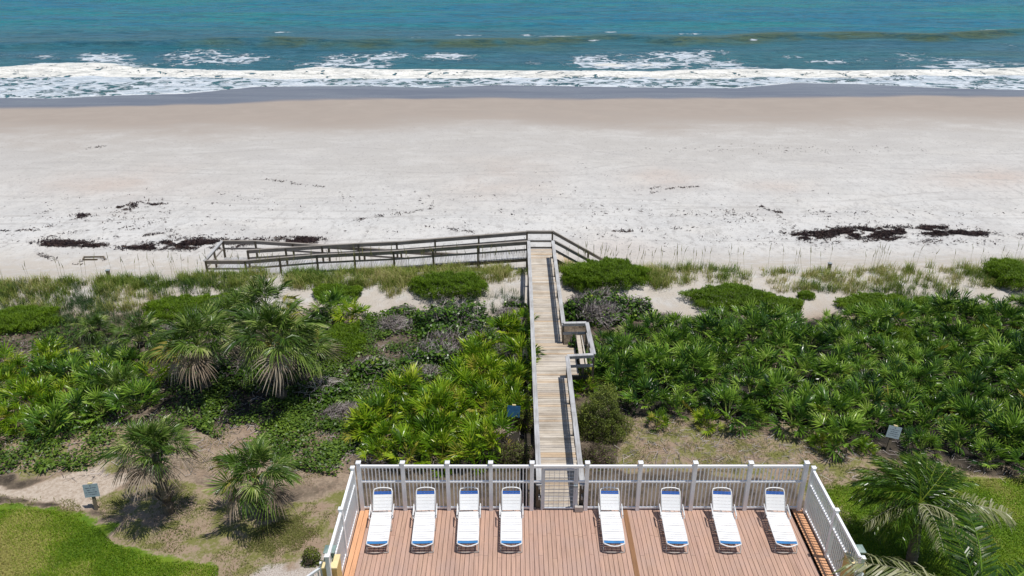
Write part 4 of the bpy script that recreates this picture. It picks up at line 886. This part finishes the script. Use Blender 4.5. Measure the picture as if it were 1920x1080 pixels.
for yy in (28.66,31.3): bb('stringer',(2.0,yy,-.12),(3.36,yy,-.12),.05,.16,'dark')
for xx_,ww in ((2.93,.17),(3.1,.07)): bb('bench_slat',(xx_,28.75,.46),(xx_,31.25,.46),ww,.04,'plank')
for yy in (28.9,30.0,31.1): bb('bench_leg',(2.98,yy,-.1),(2.98,yy,.435),.09,.09,'post',(0,1,0))
# ------------------------------------------------------------ ramp down to the beach (switchback) and stairs
rm=empty('beach_ramp',(-8,42.5,-2),0,'long grey switchback ramp descending left from the boardwalk to the beach','ramp')
QR=Vector((-8,42.5,-2))
def rb(name,a,b,w_,h_,mat='railx',up=(0,0,1),par=None,Q_=None): return MB().bar(Vector(a)-(Q_ or QR),Vector(b)-(Q_ or QR),w_,h_,up).build(name,M[mat],par or rm)
def prof(pts): 
    P=np.array(pts,float); return lambda x: float(np.interp(x,P[:,0],P[:,1]))
zA=prof([(-17.2,-.17),(-14.9,-.17),(-10.8,.2),(-6.5,.42),(.9,1.0)])          # landward handrail
zB=prof([(-15.25,-.1),(-9.9,.26),(-6.6,.42),(.9,1.05)])     # middle handrail
zC=prof([(-17.1,-.12),(-15.2,-.12),(-9.0,-.55),(-6.4,-.75),(-1.5,-1.05)])
def chain(zf,xs_,y_,names=('handrail','mid_rail')):
    for a,b in zip(xs_,xs_[1:]):
        s=1 if b>a else -1
        rb(names[0],(a,y_,zf(a)),(b,y_,zf(b)),.15,.04); rb('side_rail',(a,y_,zf(a)-.115),(b,y_,zf(b)-.115),.04,.185)
        rb(names[1],(a,y_,zf(a)-.5),(b,y_,zf(b)-.5),.04,.1)
    for a in xs_:
        z0=float(gz(a,y_))-.3; MB().bar((0,0,z0+2),(0,0,zf(a)-.025+2),.1,.1,(0,1,0)).build('post',M['post'],rm).location=(a+8,y_-42.5,0)
xsA=[.85,-1.9,-4.4,-6.6,-8.8,-10.9,-13,-14.95,-17.15]
chain(zA,xsA,41.15); chain(zB,[.85,-1.9,-4.4,-6.6,-8.8,-10.9,-13,-15.2],42.5)
chain(zC,[-17.12,-15.2,-13,-10.9,-8.8,-6.6,-4.2,-1.6],44.0)
rb('handrail',(-17.2,41.1,-.17),(-17.15,44.05,-.12),.15,.04,'rail'); rb('side_rail',(-17.2,41.2,-.26),(-17.15,43.95,-.21),.04,.13); rb('mid_rail',(-17.2,41.2,-.67),(-17.15,43.95,-.62),.04,.1)
MB().bar((0,0,-2.4+2),(0,0,-.2+2),.1,.1,(0,1,0)).build('post',M['post'],rm).location=(-17.17+8,42.6-42.5,0)
rpm=MB().box(-.067,.067,-.5,.5,-.035,0,.004).mesh('plank',M['rail'])
x=.8
while x>-15.2:
    z=zA(x)-1.0; link('plank',rpm,rm,(x+8,41.83-42.5,z+2),(0,0,0),(1,1.25,1)); x-=.15
while x>-17.15:
    link('plank',rpm,rm,(x+8,42.58-42.5,zA(x)-1.0+2),None,(1,2.8,1)); x-=.15
x=-15.1
while x<-1.5:
    link('plank',rpm,rm,(x+8,43.27-42.5,zC(x)-1.0+2),None,(1,1.35,1)); x+=.15
for yy,zf,xl,xr in ((41.2,zA,-17.1,.8),(42.46,zA,-15.2,.8),(43.95,zC,-17.1,-1.6),(42.6,zC,-15.1,-1.6)):
    pts=np.linspace(xl,xr,6)
    for a,b in zip(pts,pts[1:]): rb('stringer',(a,yy,zf(a)-1.14),(b,yy,zf(b)-1.14),.045,.18,'post')
# landing rails at the head of the ramp belong to the boardwalk
def bb2(n,a,b,w_,h_,m_='railx'): return bb(n,a,b,w_,h_,m_)
for z,h in ((1.06,.04),(.96,.13),(.45,.11),(.05,.1)): bb2('landing_rail',(.8,42.52,z),(2.36,42.52,z),.15 if h<.05 else .04,h)
posts([(.86,42.5),(2.3,42.5)],1.03,-2.2)
# stairs
st=empty('beach_stairs',(3.6,41.8,-2),0,'short wooden stairs descending right from the boardwalk end to the beach','stairs'); QS=Vector((3.6,41.8,-2))
for yy in (42.5,41.2):
    e0=(2.36,yy,1.06); e1=(6.4,yy,-1.32)
    if yy==41.2: e0=(2.4,yy,1.0)
    rb('handrail',e0,e1,.13,.04,'railx',(0,0,1),st,QS); rb('side_rail',(e0[0],yy,e0[2]-.1),(e1[0],yy,e1[2]-.1),.04,.14,'railx',(0,0,1),st,QS); rb('mid_rail',(e0[0],yy,e0[2]-.58),(e1[0],yy,e1[2]-.58),.04,.13,'railx',(0,0,1),st,QS)
    rb('stringer',(2.3,yy,-.12),(6.4,yy,-2.45),.05,.25,'post',(0,0,1),st,QS)
    for f in (.5,.95):
        xx_=2.36+(6.4-2.36)*f; zt=1.03-2.38*f; MB().bar((0,0,-2.6+2),(0,0,zt-.03+2),.1,.1,(0,1,0)).build('post',M['post'],st).location=(xx_-3.6,yy-41.8,0)
for k in range(13):
    xx_=2.5+k*.3; MB().box(xx_-3.6-.14,xx_-3.6+.14,-.56,.66,-.17*(k+1)+2-.035,-.17*(k+1)+2,.004).build('tread',M['plank'],st)
# ------------------------------------------------------------ loungers
def make_lounger():
    e=empty('sun_lounger',(0,0,0)); W=.315
    fb=MB(); BD=(.47,.55)  # back rise
    for s in (-1,1):
        fb.tube([(s*W,0,.34),(s*W,1.4,.34)],.019,6)
    fb.tube([(-W,0,.34),(-W*.8,-.035,.335),(-.12,-.075,.31),(0,-.085,.3),(.12,-.075,.31),(W*.8,-.035,.335),(W,0,.34)],.021,6)
    fb.tube([(-W,1.4,.34),(W,1.4,.34)],.014,6); fb.tube([(-W,.7,.33),(W,.7,.33)],.012,6)
    fb.build('frame',M['frame'],e,True)
    b=MB(); top=(1.4+BD[0],.34+BD[1]); u=Vector((0,BD[0],BD[1])).normalized()
    def bp(x,d): return (x,1.4+u.y*d,.35+u.z*d)
    b.tube([bp(-.3,0),bp(-.295,.62),bp(-.27,.70),bp(-.15,.735),bp(0,.745),bp(.15,.735),bp(.27,.70),bp(.295,.62),bp(.3,0)],.021,6); back=b.build('backrest_frame',M['frame'],e,True)
    def strap(y0,wd,mat,z=.352,w2=W-.012):
        v=[];n=5
        for i in range(n):
            x=-w2+2*w2*i/(n-1); sg=-.012*(1-(x/w2)**2)
            v+=[(x,y0,z+sg),(x,y0+wd,z+sg),(x,y0,z+sg-.004),(x,y0+wd,z+sg-.004)]
        f=[]
        for i in range(n-1): a=i*4; c=a+4; f+=[(a,c,c+1,a+1),(a+2,a+3,c+3,c+2),(a,a+2,c+2,c),(a+1,c+1,c+3,a+3)]
        return MB().add(v,f)
    strap(.005,.10,'b').build('strap',M['strapb2'],e)['label']='blue foot strap'
    yy=.115
    for k in range(13): strap(yy,.086,'w',.354+random.uniform(-.003,.003)).build('strap',M['strapw'],e); yy+=.0975
    def bstrap(d,wd,mat):
        s=strap(0,wd,mat,0,.29); R_=Matrix.Rotation(math.atan2(BD[1],BD[0]),4,'X')
        s.v=[tuple(R_@Vector(p)+Vector(bp(0,d))+Vector((0,-.0,.016))) for p in s.v]; return s
    d=.03
    for k in range(5): bstrap(d,.094,'w').build('strap',M['strapw'],back); d+=.099
    for k in range(2): bstrap(d,.042,'b').build('strap',M['strapb'],back)['label']='dark blue head strap'; d+=.05
    for s,yb,nm in ((1,-.02,0),(1,.92,1)):
        l=MB(); l.tube([(-W+.01,yb+.09,.33),(-W-.012,yb,.025),(-W+.03,yb-.01,.018),(W-.03,yb-.01,.018),(W+.012,yb,.025),(W-.01,yb+.09,.33)],.016,6); l.build('leg',M['legs'],e,True)
    for s in (-1,1):
        a=MB(); a.tube([(s*(W+.01),1.10,.34),(s*(W+.045),1.06,.40),(s*(W+.05),1.12,.50),(s*(W+.05),1.52,.56)],.015,6); a.bar((s*(W+.045),1.08,.49),(s*(W+.045),1.50,.52),.035,.018); a.tube([(s*(W+.05),1.5,.55),(s*(W+.01),1.36,.34),(s*(W-.0),1.5,.02)],.014,6); a.build('armrest',M['frame'],e)
    return e
def copy_tree(o,parent=None):
    c=o.copy(); COL.objects.link(c)
    if parent: c.parent=parent
    for ch in o.children: copy_tree(ch,c)
    return c
proto=make_lounger()
LT=['white lounger with blue head straps, leftmost, beside the orange border boards','white blue-trimmed lounger, second from the left fence','white blue-trimmed lounger, third from the left fence','white blue-trimmed lounger nearest the gate on its left side','white blue-trimmed lounger just left of the dark divider board','white blue-trimmed lounger, first to the right of the divider board','white blue-trimmed lounger, second from the right fence','white blue-trimmed lounger, rightmost, next to the fence shadow']
LP=[(-4.05,-.03),(-2.69,-.03),(-1.33,-.02),(-.02,0),(3.07,.02),(4.97,.035),(6.56,.06),(8.25,.05)]
for i,((lx,sl),la) in enumerate(zip(LP,LT)):
    o_=proto if i==0 else copy_tree(proto); o_.location=(lx,18.45+random.uniform(-.02,.02),.003); o_.rotation_euler.z=-math.atan(sl)
    tag(o_,la,'sun lounger','sun loungers in a row on the deck')
    for ch in o_.children:
        if ch.name.startswith('backrest'):
            dl=R([0,2,-2,1,-3,2.5,-1,3][i]); pv=Vector((0,1.4,.35)); ch.rotation_euler.x=dl; ch.location=pv-Matrix.Rotation(dl,3,'X')@pv
# ------------------------------------------------------------ yellow columns, lanterns, stair rails
def column(x,y,label,ztop=1.28):
    e=empty('stucco_column',(x,y,-.9),0,label,'column')
    MB().box(-.2,.2,-.25,.25,-.1,ztop+.9-.05,0).build('shaft',M['stucco'],e); MB().box(-.215,.215,-.265,.265,ztop+.9-.05,ztop+.9,.012).build('cap',M['stuccotop'],e)
def lantern(x,y,z,label):
    e=empty('column_lantern',(x,y,z),0,label,'lantern')
    MB().box(-.05,.05,-.05,.05,0,.08).build('stem',M['lantern'],e); MB().box(-.10,.10,-.10,.10,.08,.11).build('base_plate',M['lantern'],e)
    MB().box(-.085,.085,-.085,.085,.11,.30).build('glass_body',M['glass'],e)
    for sx_ in (-1,1):
        for sy_ in (-1,1): MB().box(sx_*.092-.012,sx_*.092+.012,sy_*.092-.012,sy_*.092+.012,.11,.30).build('corner_bar',M['lantern'],e)
    c=.155; v=[(-c,-c,.30),(c,-c,.30),(c,c,.30),(-c,c,.30),(-c,-c,.325),(c,-c,.325),(c,c,.325),(-c,c,.325),(-.03,-.03,.40),(.03,-.03,.40),(.03,.03,.40),(-.03,.03,.40)]
    MB().add(v,[(3,2,1,0),(0,1,5,4),(1,2,6,5),(2,3,7,6),(3,0,4,7),(4,5,9,8),(5,6,10,9),(6,7,11,10),(7,4,8,11),(8,9,10,11)]).build('roof',M['lanternroof'],e)
column(-5.0,16.78,'yellow stucco column at the near end of the left deck fence'); lantern(-5.02,16.88,1.285,'green metal lantern with a square roof on the left yellow column')
column(9.52,16.85,'yellow stucco column at the near end of the right deck fence'); lantern(9.56,16.9,1.285,'dark green lantern on the right yellow column under the palm frond')
sr=empty('stair_railing',(-5.25,16.8,0),0,'white picket stair railing sloping down left from the left yellow column','railing')
a=Vector((-5.27,16.8,0)); b_=Vector((-7.2,16.15,-1.1))
MB().bar((-.04,0,-.9),(-.04,0,1.2),.08,.08,(0,1,0)).build('post',M['white'],sr)
for z in (.12,1.05): MB().bar(Vector((0,0,z)),b_-a+Vector((0,0,z)),.07,.06).build('rail',M['white'],sr)
for k in range(1,14): p=(b_-a)*(k/14); link('picket',pk_m,sr,(p.x,p.y,p.z+.15),None,(1,1,.87))
s2=empty('stair_railing',(9.6,16.55,0),0,'grey-blue stair rail running toward the viewer from the right yellow column','railing')
MB().bar((0,0,1.05),(.35,-2,.3),.1,.05).build('rail',M['metalgrey'],s2); MB().bar((0,0,.2),(.35,-2,-.5),.06,.05).build('rail',M['metalgrey'],s2)
for k in range(1,12): link('picket',pk_m,s2,(.35*k/12,-2*k/12,.2-.7*k/12),None,(1,1,.83))
# ------------------------------------------------------------ signs
def sign(px,py,h,tilt,yaw,label,wd=.50,ht=.46,mat='sign',text=True):
    x,y=at(px,py,-.85); x=float(x);y=float(y); z0=float(gz(x,y)); e=empty('information_sign',(x,y,z0),yaw,label,'sign'); e.rotation_euler=(R(-14),tilt,yaw)
    MB().box(-.05,.05,-.03,.03,-.2,h-.02).build('post',M['post'],e)
    zc=h-ht/2-.02; pn=MB().box(-wd/2,wd/2,-.055,-.033,zc-ht/2,zc+ht/2).build('panel',M[mat],e)
    MB().box(-.07,.07,-.05,.02,h-.015,h+.025).build('cap',M['stuccotop'],e)
    if text:
        t_=MB(); rows=[(.0,1,.02),(.55,9,.026),(.36,5,.026),(.62,8,.024),(.55,6,.024)]
        for r_,(wf_,nw,hh) in enumerate(rows):
            z=zc+ht/2-.055-.078*r_; 
            if r_==0: t_.box(-.02,.02,-.0575,-.0553,z-.014,z+.014); continue
            Wt=wd*(wf_+.18); cur=-Wt/2
            while cur<Wt/2-.012:
                l=random.choice([.012,.016,.02]); t_.box(cur,min(cur+l,Wt/2),-.0575,-.0553,z-hh/2+random.choice([0,.004,.008]),z+hh/2-random.choice([0,.005])); cur+=l+random.choice([.006,.006,.007,.02])
        t_.build('lettering',M['ink'],e)
    return e
sign(181,956,.98,R(-6),R(3),'blue-grey sign with dark lettering on a wood post beside the left sand path')
sign(1662,848,1.05,R(12),R(-4),'grey sign with dark lettering at the edge of the right palmetto thicket')
sign(960,812,1.15,R(4),0,'blank blue sign half hidden in brush left of the boardwalk',.5,.46,'signback',False)
# ------------------------------------------------------------ odds and ends on the beach
x,y=at(176,488,-2.4); e=empty('wooden_frame',(float(x),float(y),float(gz(x,y))),0,'broken grey wooden frame lying on the sand left of the ramp','driftwood')
for a,b in (((-.65,.12,.12),(.62,.12,.14)),((-.6,-.12,.05),(.3,-.12,.06)),((-.65,.14,.1),(-.6,-.14,.05)),((.62,.12,.14),(.72,-.02,.02))): MB().bar(a,b,.07,.09).build('board',M['post'],e)
for px,py,la in ((1553,512,'short grey post standing in the right dune grass'),(207,530,'short dark post in the dune grass left of the ramp')):
    x,y=at(px,py,-.9); e=empty('marker_post',(float(x),float(y),float(gz(x,y))),0,la,'post'); MB().bar((0,0,-.2),(0,0,.40),.16,.16,(0,1,0)).build('shaft',M['post'],e); MB().box(-.1,.1,-.1,.1,.40,.44,.01).build('top',M['metalgrey'],e)
print('objects',len(bpy.data.objects))
